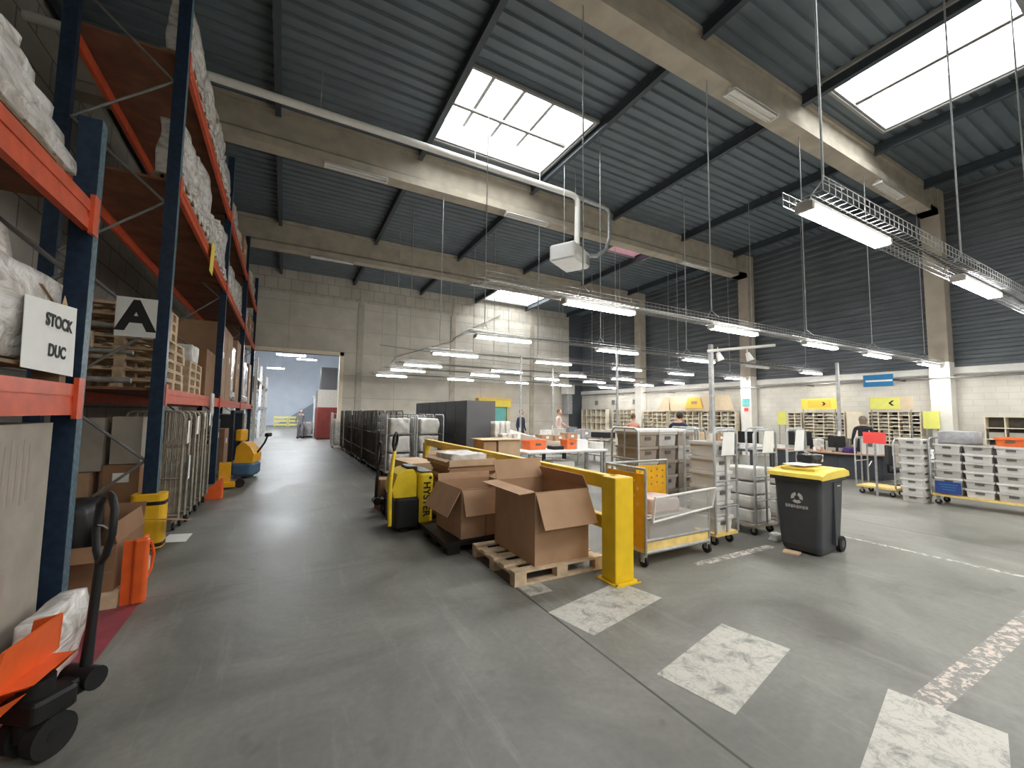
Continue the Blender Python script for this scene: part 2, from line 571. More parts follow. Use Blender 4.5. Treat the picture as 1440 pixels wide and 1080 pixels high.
        for ax in range(3):
            for sg in (-1, 1):
                for i in range(n):
                    for j in range(n):
                        a0, a1 = -1 + 2 * i / n, -1 + 2 * (i + 1) / n
                        b0, b1 = -1 + 2 * j / n, -1 + 2 * (j + 1) / n
                        q = []
                        for a, b in ((a0, b0), (a1, b0), (a1, b1), (a0, b1)):
                            p = [a, b]
                            p.insert(ax, sg)
                            q.append(vert(*p))
                        if (sg > 0) == (ax == 1):
                            q.reverse()
                        fs.append(tuple(q))
        return self.add(vs, fs, True)

    def build(self, name, m, parent=None, kind=None):
        me = bpy.data.meshes.new(name)
        me.from_pydata(self.v, [], self.f)
        me.polygons.foreach_set('use_smooth', self.s)
        me.materials.append(MATS[m] if isinstance(m, str) else m)
        me.update()
        o = bpy.data.objects.new(name, me)
        COL.objects.link(o)
        if parent is not None:
            o.parent = parent
        if kind:
            o['kind'] = kind
        return o


def tag(o, label, cat, group=None):
    o['label'] = label
    o['category'] = cat
    if group:
        o['group'] = group
    return o


def thing(name, label, cat, loc=(0, 0, 0), rz=0.0, group=None):
    o = bpy.data.objects.new(name, None)
    o.empty_display_size = 0.1
    COL.objects.link(o)
    o.location = loc
    o.rotation_euler = (0, 0, rz)
    return tag(o, label, cat, group)


KIDS = {}


def copy_tree(o, label=None, loc=None, rz=None, parent=None):
    c = o.copy()
    COL.objects.link(c)
    if parent is not None:
        c.parent = parent
    if label:
        c['label'] = label
    if loc is not None:
        c.location = loc
    if rz is not None:
        c.rotation_euler = (0, 0, rz)
    for ch in list(o.children):
        copy_tree(ch, None, None, None, c)
    return c


def struct(name, mb, m, parent=None):
    return mb.build(name, m, parent, 'structure')


def text_part(name, s, size, m, parent, T, thick=0.002, weight=0.0, align='CENTER'):
    cu = bpy.data.curves.new(name, 'FONT')
    cu.body = s
    cu.size = size
    cu.align_x = align
    cu.align_y = 'CENTER'
    cu.extrude = thick
    cu.offset = weight
    t = bpy.data.objects.new(name, cu)
    me = bpy.data.meshes.new_from_object(t)
    bpy.data.objects.remove(t)
    me.transform(T)
    me.materials.clear()
    me.materials.append(M(m))
    o = bpy.data.objects.new(name, me)
    COL.objects.link(o)
    if parent is not None:
        o.parent = parent
    return o


ORD = ['first', 'second', 'third', 'fourth', 'fifth', 'sixth', 'seventh', 'eighth', 'ninth', 'tenth', 'eleventh', 'twelfth', 'thirteenth', 'fourteenth']

# ================================================================ THE BUILDING
XL, XR, YN, YB = -4.2, 19.2, -6.5, 24.3      # left wall, right wall, near wall, back wall
YF = 58.0                                      # end of the hall beyond


def zdeck(y):
    return 9.45 - 0.016 * (y - 5.0)


mb = MB(); mb.bx(XL - 0.3, XR + 0.3, YN - 0.3, YF + 0.3, -0.25, 0.0)
struct('floor', mb, 'floor_concrete')

# ---- roof: trapezoidal sheet, ribs across the hall, cut out at the skylights
SKY = [(3.25, 6.75, 7.95, 10.65), (10.45, 13.7, 1.75, 4.5), (12.5, 14.8, 12.15, 14.1), (10.8, 14.7, 21.4, 23.9), (3.25, 6.75, -4.6, -1.8), (-0.3, 3.0, -5.6, -3.2)]  # final pair is unseen, added behind the camera for more light


def deck(x0, x1, ya, yb):
    """Ribbed sheet strip between ya and yb."""
    mb = MB()
    prof = []
    y = ya
    P = 0.30
    k0 = math.floor(ya / P)
    k = k0
    pts = []
    while k * P < yb + P:
        b = k * P
        for dy, h in ((0.0, 0.0), (0.19, 0.0), (0.215, 0.055), (0.275, 0.055)):
            pts.append((b + dy, h))
        k += 1
    cl = []
    for (p, q) in zip(pts, pts[1:]):
        if q[0] <= ya or p[0] >= yb:
            continue
        def it(t):
            return p[1] + (q[1] - p[1]) * (t - p[0]) / (q[0] - p[0])
        a, b = max(p[0], ya), min(q[0], yb)
        if not cl:
            cl.append((a, it(a)))
        cl.append((b, it(b)))
    vs, fs = [], []
    for (yy, h) in cl:
        vs += [(x0, yy, zdeck(yy) + h), (x1, yy, zdeck(yy) + h)]
    for i in range(len(cl) - 1):
        fs.append((2 * i, 2 * i + 2, 2 * i + 3, 2 * i + 1))
    mb.add(vs, fs)
    return mb


mb = MB()
ys = sorted({YN, YB} | {s[2] for s in SKY} | {s[3] for s in SKY})
for ya, yb in zip(ys, ys[1:]):
    cuts = sorted((s[0], s[1]) for s in SKY if s[2] <= ya + 1e-6 and s[3] >= yb - 1e-6)
    x = XL
    for a, b in cuts:
        d = deck(x, a, ya, yb); mb.add(d.v, d.f)
        x = b
    d = deck(x, XR, ya, yb); mb.add(d.v, d.f)
ceil = struct('ceiling', mb, 'deck_metal')
# the roof's weather skin, with its own openings under the domes
mb = MB()
for ya, yb in zip(ys, ys[1:]):
    cuts = sorted((s[0], s[1]) for s in SKY if s[2] <= ya + 1e-6 and s[3] >= yb - 1e-6)
    x = XL
    for a, b in cuts + [(XR, XR)]:
        if a > x:
            mb.slab([(x, ya, zdeck(ya) + 0.1), (a, ya, zdeck(ya) + 0.1), (a, yb, zdeck(yb) + 0.1), (x, yb, zdeck(yb) + 0.1)], 0.08)
        x = b
struct('roof_skin', mb, 'dark_grey_and_shade')

# purlins run down the hall between the beams
BY = [(-1.3, 8.55), (5.1, 8.55), (11.6, 8.27), (18.3, 8.05)]
for k, x in enumerate((-4.0, -0.47, 3.12, 6.9, 10.52, 14.3, 17.8)):
    mb = MB()
    segs = []
    y = YN
    for by, _ in BY:
        segs.append((y, by - 0.16))
        y = by + 0.16
    segs.append((y, YB))
    for ya, yb in segs:
        za, zb = zdeck(ya) - 0.005, zdeck(yb) - 0.005
        for w, h0, h1 in ((0.13, 0.0, 0.02), (0.03, 0.02, 0.26), (0.13, 0.26, 0.28)):
            vs = []
            for yy, zz in ((ya, za), (yb, zb)):
                vs += [(x - w / 2, yy, zz - h1), (x + w / 2, yy, zz - h1), (x + w / 2, yy, zz - h0), (x - w / 2, yy, zz - h0)]
            mb.add(vs, [(0, 1, 2, 3), (7, 6, 5, 4), (0, 4, 5, 1), (1, 5, 6, 2), (2, 6, 7, 3), (3, 7, 4, 0)])
    struct('purlin', mb, 'purlin_steel')

# concrete I-beams across the hall, column at the right wall
for by, zb in BY:
    zt = zdeck(by) - 0.02
    mb = MB()
    mb.bx(XL, XR - 0.3, by - 0.21, by + 0.21, zb, zb + 0.2)
    mb.add([(XL, by - 0.21, zb + 0.2), (XL, by + 0.21, zb + 0.2), (XL, by + 0.08, zb + 0.32), (XL, by - 0.08, zb + 0.32),
            (XR - 0.3, by - 0.21, zb + 0.2), (XR - 0.3, by + 0.21, zb + 0.2), (XR - 0.3, by + 0.08, zb + 0.32), (XR - 0.3, by - 0.08, zb + 0.32)],
           [(0, 4, 7, 3), (1, 2, 6, 5)])
    mb.bx(XL, XR - 0.3, by - 0.09, by + 0.09, zb + 0.2, zt)
    mb.bx(XL, XR - 0.3, by - 0.17, by + 0.17, zt - 0.13, zt)
    mb.bx(XR - 1.1, XR - 0.3, by - 0.21, by + 0.21, zb, zt)
    struct('beam', mb, 'concrete_beam')
    mb = MB(); mb.bx(XR - 0.48, XR - 0.02, by - 0.24, by + 0.24, 3.62, zt)
    struct('column', mb, 'concrete_column')
    mb = MB(); mb.bx(XR - 0.485, XR - 0.02, by - 0.245, by + 0.245, 0.0, 3.62)
    struct('column', mb, 'white_column')

# right wall: painted blocks below, dark ribbed cladding above
mb = MB(); mb.bx(XR, XR + 0.2, YN, YB, 0.0, 3.45)
struct('wall_right', mb, 'white_blocks')
mb = MB(); mb.bx(XR - 0.10, XR, YN, YB, 3.24, 3.46)
struct('trim_1', mb, 'trim_white')
mb = MB()
z = 3.46
while z < 9.75:
    for (h0, h1, d0, d1) in ((0.0, 0.10, 0.0, 0.0), (0.10, 0.13, 0.0, 0.06), (0.13, 0.24, 0.06, 0.06), (0.24, 0.27, 0.06, 0.0)):
        mb.add([(XR + d0, YN, z + h0), (XR + d0, YB, z + h0), (XR + d1, YB, z + h1), (XR + d1, YN, z + h1)], [(3, 2, 1, 0)])
    z += 0.27
mb.bx(XR + 0.10, XR + 0.2, YN, YB, 3.46, 9.9)
struct('wall_right_cladding', mb, 'clad_metal')

# back wall with the tall opening to the next hall
OX0, OX1, OZ = -3.4, 2.55, 4.8
XB = 18.0
mb = MB()
mb.bx(XL, OX0, YB, YB + 0.25, 0, OZ)
mb.bx(OX1, XB, YB, YB + 0.25, 0, OZ)
mb.bx(XL, XB, YB, YB + 0.25, OZ, 7.9)
struct('wall_back', mb, 'grey_panels')
mb = MB(); mb.bx(XL, XB, YB, YB + 0.25, 7.9, 9.75)
struct('wall_back_top', mb, 'grey_blocks')
mb = MB()
zz = 0.0
mb.bx(XB, XR + 0.2, YB + 0.02, YB + 0.25, 0, 9.75)
struct('wall_back_corner', mb, 'dark_clad')
mb = MB(); mb.bx(OX1 - 0.02, OX1 + 0.18, YB - 0.06, YB + 0.3, 0, OZ + 0.2); mb.bx(OX0, OX1 + 0.18, YB - 0.06, YB + 0.3, OZ, OZ + 0.2)
struct('trim_2', mb, 'beige_light')
for x in (3.55, 9.05, 14.85):
    mb = MB(); mb.bx(x - 0.16, x + 0.16, YB - 0.05, YB, 0, 7.85)
    mb.bx(x - 0.07, x + 0.07, YB - 0.04, YB, 7.85, 9.0)
    struct('column', mb, 'concrete_beam' if x > 4 else 'shelf_grey')

# left wall, near wall
mb = MB(); mb.bx(XL - 0.25, XL, YN, YF, 0, 9.75)
struct('wall_left', mb, 'left_blocks')
mb = MB(); mb.bx(XL, XR + 0.2, YN - 0.25, YN, 0, 9.9)
struct('wall_near', mb, 'grey_panels')

# hall beyond
mb = MB(); mb.bx(XL, 14.0, YF, YF + 0.25, 0, 10); struct('wall_far', mb, 'pale_wall')
mb = MB(); mb.bx(14.0, 14.25, YB + 0.25, YF, 0, 10); struct('wall_far_side', mb, 'pale_wall')
mb = MB(); mb.bx(XL, 14.0, YB + 0.25, YF, 9.6, 9.75); struct('ceiling_far', mb, 'deck_metal')

# ---- skylights: curb, glazing bars, opal dome
for k, (x0, x1, y0, y1) in enumerate(SKY):
    zb = zdeck((y0 + y1) / 2)
    H = 0.55
    fr = MB()
    t = 0.05
    for (a, b, c, d) in ((x0, x1, y0, y0 + t), (x0, x1, y1 - t, y1), (x0, x0 + t, y0 + t, y1 - t), (x1 - t, x1, y0 + t, y1 - t)):
        fr.bx(a, b, c, d, zb - 0.06, zb + H)
    for (a, b, c, d) in ((x0 - .06, x1 + .06, y0 - .06, y0), (x0 - .06, x1 + .06, y1, y1 + .06), (x0 - .06, x0, y0, y1), (x1, x1 + .06, y0, y1)):
        fr.bx(a, b, c, d, zb - 0.10, zb - 0.02)
    f = struct('window_%d' % (k + 1), fr, 'curb_grey')  # those behind the camera are unseen, added to brighten floor and racks
    dm = MB()
    nu, nv = 14, 10
    vs, fs = [], []
    for i in range(nu + 1):
        for j in range(nv + 1):
            a, b = i / nu, j / nv
            rise = 0.42 * math.sin(PI * a) if (x1 - x0) > 0 else 0
            vs.append((x0 + (x1 - x0) * a, y0 + (y1 - y0) * b, zb + H + rise))
    for i in range(nu):
        for j in range(nv):
            p = i * (nv + 1) + j
            fs.append((p, p + nv + 1, p + nv + 2, p + 1))
    dm.add(vs, fs, True)
    for b in (y0, y1):      # gable ends of the barrel dome
        n0 = [(x0 + (x1 - x0) * i / nu, b, zb + H + 0.42 * math.sin(PI * i / nu)) for i in range(nu + 1)]
        dm.add(n0, [tuple(range(nu + 1))])
    dm.build('pane', 'sky_dome_pink' if k == 2 else 'sky_dome', f)
    br = MB()
    if k == 0:
        br.bx(x0, x1, y0 + 1.33, y0 + 1.42, zb + 0.05, zb + 0.11)
        for q in (1, 2, 3):
            xx = x0 + (x1 - x0) * q / 4
            br.bx(xx - .045, xx + .045, y0, y1, zb + H + 0.02, zb + H + 0.06)
    elif k == 1:
        xx = x0 + 2.1
        br.bx(x0 + 1.52, x0 + 1.63, y0, y1, zb - 0.0, zb + 0.07)
    else:
        xx = (x0 + x1) / 2
        br.bx(xx - .05, xx + .05, y0, y1, zb + H - 0.05, zb + H)
        yy = (y0 + y1) / 2
        br.bx(x0, x1, yy - .05, yy + .05, zb + H - 0.05, zb + H)
    br.build('glazing_bar', 'brace_steel', f)

# ---- floor paint
U = Vector((0.976, 0.22, 0)); N = Vector((-0.22, 0.976, 0))
for c in ((2.70, 3.04), (2.87, 1.97), (3.06, 0.93), (3.26, -0.12)):
    c = Vector((*c, 0))
    mb = MB()
    mb.add([c - U * .53 - N * .25, c + U * .53 - N * .25, c + U * .53 + N * .25, c - U * .53 + N * .25],
           [(0, 1, 2, 3)])
    mb.v = [(v[0], v[1], 0.002) for v in mb.v]
    struct('floor_marking', mb, 'zebra_paint')
for (x0, x1, y0, y1, m) in ((3.55, 9.5, 1.04, 1.19, 'worn_line'), (7.33, 7.41, 1.3, 3.3, 'thin_line'), (4.35, 5.9, 3.30, 3.42, 'thin_line'), (2.16, 2.42, 3.52, 3.84, 'zebra_paint'), (7.33, 7.41, 3.3, 9, 'thin_line')):
    mb = MB(); mb.add([(x0, y0, .0015), (x1, y0, .0015), (x1, y1, .0015), (x0, y1, .0015)], [(0, 1, 2, 3)])
    struct('floor_marking', mb, m)
mb = MB(); mb.add([(-3.9, 3.4, .0015), (-1.07, 3.4, .0015), (-1.07, 5.0, .0015), (-3.9, 5.0, .0015)], [(0, 1, 2, 3)])
struct('floor_marking', mb, 'red_floor')

# pipe run and cables on the right wall
mb = MB()
mb.rod((XR - 0.15, YN, 3.16), (XR - 0.15, YB, 3.16), 0.035)
mb.rod((XR - 0.5, YN, 3.1), (XR - 0.5, 17.9, 3.1), 0.02)
for y in (-3, 1, 3.2, 7, 9, 13, 16, 20):
    mb.bx(XR - 0.55, XR, y - .015, y + .015, 3.05, 3.08)
struct('trim_3', mb, 'brace_steel')
mb = MB()
mb.tube([(8.95, YB - .1, 6.2), (9.2, YB - .1, 6.5), (10.5, YB - .1, 7.3), (12.3, YB - .1, 8.3)], 0.03, 6)
mb.tube([(5.3, YB - .1, 4.6), (5.6, YB - .1, 5.0), (8.95, YB - .1, 6.2)], 0.025, 6)
mb.tube([(4.6, YB - .1, 5.6), (9.05, YB - .1, 5.35), (14.8, YB - .1, 5.1)], 0.02, 6)
struct('trim_4', mb, 'brace_steel')

# ================================================================ SERVICES UNDER THE ROOF
# flue pipe under the beam, with two drops into the heater
mb = MB()
t = thing('flue_pipe', 'long white flue pipe running under the roof past the skylight', 'pipe', (0, 9.8, 8.42))
mb.tube([(XL, 0, 0), (7.35, 0, 0), (7.48, 0, -.03), (7.57, 0, -.12), (7.57, 0, -.5), (7.55, 0, -1.5)], 0.085, 10)
mb.build('pipe', 'tube_white', t)
mb = MB()
mb.tube([(7.4, 0.02, 0), (8.6, 0.02, -.05), (8.78, 0.02, -.09), (8.85, 0.02, -.25), (8.85, 0.02, -1.0), (8.7, 0.02, -1.45), (8.3, 0.02, -1.72), (7.95, 0.02, -1.78)], 0.06, 10)
mb.build('branch_pipe', 'galv', t)
for x in (-2, 0.4, 4.15, 6.2):
    mb = MB(); mb.rod((x, 0, 0.05), (x, 0, zdeck(9.8) - 8.42), 0.012, 6); mb.build('hanger', 'galv', t)
t = thing('unit_heater', 'white boxy air heater hanging below the flue pipe', 'heater', (7.25, 9.75, 6.05), 0.5)
mb = MB(); mb.rbx(-.58, .58, -.40, .40, .14, .62, .08); mb.build('casing', 'heater_white', t)
mb = MB()
for k in range(6):
    mb.slab([(-.50, -.405, .19 + k * .065), (.08, -.405, .19 + k * .065), (.08, -.445, .22 + k * .065), (-.50, -.445, .22 + k * .065)], .006)
mb.build('louver', 'crate_light', t)
mb = MB(); mb.prism([(-.05, -.03), (.16, -.03), (.16, .03), (-.05, .03)], 0.1, 0.38, TR((.34, -.39, .10))); mb.build('service_hatch', 'galv', t)
for x in (-.4, .4):
    mb = MB(); mb.rod((x, 0, .62), (x, 0, zdeck(9.75) - 6.05), .01, 6); mb.build('hanger', 'galv', t)

# unlit tube lamps fixed under the beams
LAMP = None


def beam_lamp(x, y, z, label):
    t = thing('beam_lamp', label, 'lamp', (x, y, z))
    mb = MB(); mb.bx(-.8, .8, -.05, .05, .05, .12); mb.build('lamp_housing', 'trim_white', t)
    for s in (-.07, .07):
        mb = MB(); mb.rod((-.77, s, 0.03), (.77, s, 0.03), .022, 8); mb.build('tube', 'tube_white', t)
    for s in (-.8, .77):
        mb = MB(); mb.bx(s, s + .03, -.11, .11, 0, .06); mb.build('end_cap', 'tube_white', t)
    for s in (-1, 1):
        mb = MB(); mb.slab([(-.8, s * .05, .11), (.8, s * .05, .11), (.8, s * .15, .03), (-.8, s * .15, .03)], .004); mb.build('reflector', 'crate_light', t)


for x, lab in ((8.55, 'unlit tube lamp under the nearest beam, left of the big skylight'), (15.3, 'unlit tube lamp under the nearest beam, near the right wall column'),
               (1.8, 'unlit tube lamp under the nearest beam, above the aisle')):
    beam_lamp(x, 4.98, 8.55 - .13, lab)
for x, lab in ((1.42, 'unlit tube lamp under the middle beam, left of the square skylight'), (6.75, 'unlit tube lamp under the middle beam above the air heater'), (15.1, 'unlit tube lamp under the middle beam near the right wall')):
    beam_lamp(x, 11.45, 8.27 - .13, lab)
for x, lab in ((1.45, 'unlit tube lamp under the farthest beam above the aisle'), (8.4, 'unlit tube lamp under the farthest beam beside the far skylight'), (15.6, 'unlit tube lamp under the farthest beam near the right wall')):
    beam_lamp(x, 18.15, 8.05 - .13, lab)

# cable trays hung on rods, lit tubes below them
ROWS = [1.74, 5.10, 8.45, 11.55, 14.9, 17.0, 20.0, -1.65, -4.9]  # rows at negative depth are unseen, added with lit tubes for brightness
XS = [4.40, 7.90, 11.25, 14.25, 17.85]
ROWN = ['the nearest cable tray', 'the second cable tray', 'the third cable tray', 'the fourth cable tray', 'the fifth cable tray', 'the sixth cable tray', 'the cable tray nearest the back wall', 'the unseen cable tray added for light just behind the viewpoint', 'the unseen cable tray added for light by the near wall']
ZT = 3.45
tube_proto = None
for r, y in enumerate(ROWS):
    x0 = {0: 3.65, 1: 2.3}.get(r, 3.4)
    x1 = 18.9
    t = thing('cable_tray', 'unseen galvanised wire cable tray added with its tubes for light, hung %s' % ['just behind the viewpoint', 'close to the near wall'][r - 7] if r > 6 else 'galvanised wire cable tray, %s of the seven hung rows from the front' % ORD[r], 'cable tray', (0, y, ZT))
    mb = MB()
    for (dy, dz) in ((-.15, .22), (-.15, .16), (-.15, .10), (-.07, .10), (.0, .10), (.07, .10), (.15, .10), (.15, .16), (.15, .22)):
        mb.rod((x0, dy, dz), (x1, dy, dz), .004, 4)
    step = 0.10 if r < 2 else 0.25
    x = x0
    while x < x1:
        mb.rod((x, -.15, .22), (x, -.15, .10), .003, 4)
        mb.rod((x, -.15, .10), (x, .15, .10), .003, 4)
        mb.rod((x, .15, .10), (x, .15, .22), .003, 4)
        x += step
    mb.build('wire_basket', 'galv', t)
    mb = MB()
    mb.tube([(x0 + .1 + i * 1.1, .05 * math.sin(i * 2.1), .125) for i in range(int((x1 - x0 - .2) / 1.1))], .016, 5)
    mb.tube([(x0 + .1 + i * 1.3, -.06 + .03 * math.sin(i * 1.7), .12) for i in range(int((x1 - x0 - .2) / 1.3))], .012, 5)
    mb.build('cable', 'tube_white' if r == 1 else 'cage_dark', t)
    for k in range(5):
        mb = MB()
        hx = {0: (4.0, 7.35, 10.7, 14.1, 17.5), 1: (4.05, 7.2, 10.65, 14.0, 17.6)}.get(r, (3.9, 7.3, 10.7, 14.1, 17.5))[k]
        mb.rod((hx, 0, .36), (hx, 0, zdeck(y) - ZT), .011, 6)
        mb.rod((hx, 0, .36), (hx, -.15, .2), .006, 4)
        mb.rod((hx, 0, .36), (hx, .15, .2), .006, 4)
        mb.build('hanging_rod', 'galv', t)
    for c, x in enumerate(XS):
        if r > 6 and c == 4:
            continue
        lit = not (r == 2 and c == 3)
        lab = '%s tube light under %s, %s from the aisle side' % ('lit' if lit else 'unlit', ROWN[r], ORD[c])
        if tube_proto is None or not lit:
            f = thing('tube_light', lab, 'light', (x, y, ZT), 0, 'tube lights under the cable trays')
            hb = MB(); hb.rbx(-.74, .74, -.06, .06, .035, .085, .02); hb.build('lamp_housing', 'crate_light', f)
            hb = MB(); hb.rbx(-.72, .72, -.065, .065, 0, .034, .015); hb.build('diffuser', 'tube_lit' if lit else 'tube_white', f)
            for sx in (-.74, .70):
                hb = MB(); hb.bx(sx, sx + .04, -.068, .068, -.003, .06); hb.build('end_cap', 'crate_grey', f)
            if lit:
                tube_proto = f
        else:
            copy_tree(tube_proto, lab, (x, y, ZT))

# hall-beyond lamps, added to brighten that hall
for k, (x, y) in enumerate(((0.2, 27.5), (1.5, 40), (-1, 50), (6, 34), (6, 47))):
    t = thing('hall_fill_lamp', 'lit lamp added to brighten the hall beyond the opening, %s from the opening' % ORD[k], 'lamp', (x, y, 6.2 if k else 5.0), 0, 'added lamps in the hall beyond')
    mb = MB(); mb.rbx(-.75, .75, -.15, .15, 0, .06, .02); mb.build('diffuser', 'hall_fill_lit', t)
    mb = MB(); mb.bx(-.78, .78, -.17, .17, .06, .11); mb.build('lamp_housing', 'trim_white', t)
    for s in (-.6, .6):
        mb = MB(); mb.rod((s, 0, .11), (s, 0, 9.6 - (6.2 if k else 5.0)), .01, 5); mb.build('hanging_rod', 'galv', t)

# floor-to-tray service poles
for (x, y, w, lab) in ((6.16, 10.7, .05, 'slim grey service pole behind the dark cabinets'), (8.9, 13.0, .05, 'slim grey service pole near the pigeonhole racks'),
                    (7.55, 8.1, .05, 'slim pale service pole beside the white table'), (9.0, 6.42, .09, 'thick pale service pole behind the crate trolley'),
                    (15.2, 6.45, .08, 'grey service pole between the two yellow-signed racks')):
    t = thing('service_pole', lab, 'pole', (x, y, 0))
    mb = MB(); mb.rbx(-w / 2, w / 2, -w / 2, w / 2, 0, 3.5, .01); mb.build('shaft', 'galv', t)
    mb = MB(); mb.bx(-.09, .09, -.09, .09, 0, .012); mb.build('base_plate', 'galv_dull', t)
    mb = MB(); mb.bx(-w / 2 - .012, -w / 2 + .002, -.035, .035, .9, 1.35); mb.build('socket_strip', 'trim_white', t)
# cross arm with two hanging projectors by the thick pole
t = thing('camera_arm', 'pale pipe arm with two small hanging cameras above the crate trolley', 'arm', (9.0, 6.3, 3.42))
mb = MB(); mb.rod((-.15, .1, -.10), (1.15, -.75, .04), .035, 8); mb.build('pipe', 'tube_white', t)
for k, (x, y) in enumerate(((.05, -.03), (.62, -.40))):
    mb = MB(); mb.rod((x, y, .0), (x, y, -.16), .012, 6); mb.rod((x, y, -.14), (x + .05, y - .05, -.33), .05, 10, .085); mb.build('camera_head', 'tube_white', t)

# ================================================================ THINGS: HELPERS
FX = Matrix(((0, 0, 1, 0), (1, 0, 0, 0), (0, 1, 0, 0), (0, 0, 0, 1)))    # text facing +x, reading towards +y
FNX = Matrix(((0, 0, -1, 0), (-1, 0, 0, 0), (0, 1, 0, 0), (0, 0, 0, 1)))  # facing -x
FNY = Matrix(((1, 0, 0, 0), (0, 0, -1, 0), (0, 1, 0, 0), (0, 0, 0, 1)))   # facing -y


def pallet_mb(L=1.2, W=0.8, H=0.144, T=None):
    mb = MB()
    for k in range(5):
        y = -W / 2 + 0.06 + k * (W - 0.12) / 4
        mb.bx(-L / 2, L / 2, y - .06, y + .06, H - .022, H, T)
    for x in (-L / 2 + .07, 0, L / 2 - .07):
        mb.bx(x - .07, x + .07, -W / 2, W / 2, H - .044, H - .022, T)
        for y in (-W / 2 + .05, 0, W / 2 - .05):
            mb.bx(x - .07, x + .07, y - .05, y + .05, .022, H - .044, T)
    for y in (-W / 2 + .05, 0, W / 2 - .05):
        mb.bx(-L / 2, L / 2, y - .05, y + .05, 0, .022, T)
    return mb


PAL = {}


def pallet(label, loc, rz=0, L=1.2, W=.8, group=None, m='pallet_wood', parent=None):
    if parent is not None:
        o = pallet_mb(L, W).build('pallet', m, parent)
        return o
    key = (L, W, m)
    if key in PAL:
        o = PAL[key].copy()
        COL.objects.link(o)
    else:
        o = pallet_mb(L, W).build('pallet', m)
        PAL[key] = o
    o.location = loc
    o.rotation_euler = (0, 0, rz)
    tag(o, label, 'pallet')
    if group:
        o['group'] = group
    elif 'group' in o:
        del o['group']
    return o


def wrapped(label, loc, sx, sy, sz, seed, amp=.05, top=None, rz=0, m='stretch_wrap'):
    t = thing('wrapped_pallet_load', label, 'pallet load', (loc[0], loc[1], loc[2] + .004), rz)
    pallet_mb(sx, sy).build('pallet', 'wood_dark', t)
    mb = MB(); mb.lump(-sx / 2 + .04, sx / 2 - .02, -sy / 2 + .02, sy / 2 - .02, .144, sz, amp, 3.2, seed, 12, .5)
    o = mb.build('stretch_wrap', m, t)
    for k in range(3):
        y = -sy / 2 + .12 + (sy - .24) * k / 2
        rag = MB().lump(sx / 2 - .10, sx / 2 + .0, y - .12, y + .12, .03 + .03 * (k % 2), .30, .05, 9, seed + k, 5, .6)
        rag.build('loose_film', m, o)
    return t


def carton_mb(sx, sy, sz):
    mb = MB(); mb.bx(-sx / 2, sx / 2, -sy / 2, sy / 2, 0, sz)
    return mb


def carton(label, loc, s, rz=0, m='cardboard', note=None, face='+x'):
    """Closed carton; tape over the top seam, optionally a white paper label."""
    t = carton_mb(*s).build('carton', m)
    t.location = loc
    t.rotation_euler = (0, 0, rz)
    tag(t, label, 'box')
    sx, sy, sz = s
    mb = MB(); mb.bx(-sx / 2 - .001, sx / 2 + .001, -.025, .025, sz - .06, sz + .0015)
    mb.build('tape', 'cardboard_light', t)
    if note:
        w, h, zc = note
        mb = MB()
        if face == '+x':
            mb.bx(sx / 2, sx / 2 + .002, -w / 2, w / 2, zc - h / 2, zc + h / 2)
        elif face == '-y':
            mb.bx(-w / 2, w / 2, -sy / 2 - .002, -sy / 2, zc - h / 2, zc + h / 2)
        mb.build('paper_label', 'paper', t)
    return t


# ================================================================ PALLET RACKS
def rack(name, label, xb, xf, ys, levels, height, pm='rack_blue', fm='rack_blue_worn', bmat='rack_orange', bh=.2, loads=True, decks=True, bar=.045):
    t = thing(name, label, 'rack', (0, 0, 0))
    for y in ys:
        for x, s in ((xf, 1), (xb, -1)):
            mb = MB()
            mb.bx(x - .07, x + .07, y - .05, y + .05, 0.01, height)
            po = mb.build('post', pm, t)
            mb = MB()
            mb.bx(x + s * .07, x + s * .073, y - .05, y + .05, 0.012, height)
            mb.build('front_plate', fm, po)
            mb = MB(); mb.bx(x - .09, x + .09, y - .08, y + .08, 0, .01)
            mb.build('foot_plate', pm, po)
        z, k = .25, 0
        while z + .9 < height:
            a, b = (xb + .07, xf - .07) if k % 2 == 0 else (xf - .07, xb + .07)
            mb = MB(); mb.rod((a, y, z), (b, y, z + .85), .018, 6)
            mb.build('brace', 'brace_steel', t)
            z += .85
            k += 1
    for (ya, yb) in zip(ys, ys[1:]):
        for lv in levels:
            for x, s in ((xf + .03, 1), (xb - .03, -1)):
                mb = MB()
                mb.bx(x - bar / 2, x + bar / 2, ya + .05, yb - .05, lv - bh, lv)
                mb.bx(x + s * bar / 2, x + s * (bar / 2 + .008), ya + .05, yb - .05, lv - bh, lv - bh * .62)
                mb.bx(x + s * bar / 2, x + s * (bar / 2 + .008), ya + .05, yb - .05, lv - bh * .38, lv)
                bo = mb.build('beam', bmat, t)
                for q in (ya + .055, yb - .055):
                    mb = MB(); mb.bx(x + s * .025, x + s * .055, q - .05, q + .05, lv - bh - .03, lv + .05); mb.build('connector', bmat, bo)
            if decks:
                mb = MB()
                n = 6
                w = (yb - ya - .12) / n
                for k in range(n):
                    mb.bx(xb + .0, xf - .0, ya + .06 + k * w, ya + .06 + (k + 1) * w - .004, lv - .035, lv - .002)
                mb.build('shelf_deck', 'chipboard', t)
    return t


RY = [6.9, 12.2, 17.6, 23.0]
LV = [2.03, 4.85, 6.65]
rack('pallet_rack', 'long tall blue and orange pallet rack whose end post carries the letter A', -2.55, -1.45, RY, LV, 8.1)
rack('pallet_rack', 'low blue pallet rack in front with the wrapped stock load on its orange beam', -2.55, -1.45, [1.7, 4.4], [1.93, 3.36], 4.05, bh=.23)
rack('pallet_rack', 'pale rack standing in the hall beyond the opening', -2.4, -1.42, [26.0, 31.0, 36.0, 41.0], [2.0, 3.6], 4.6, 'trim_white', 'trim_white', 'galv', .12)

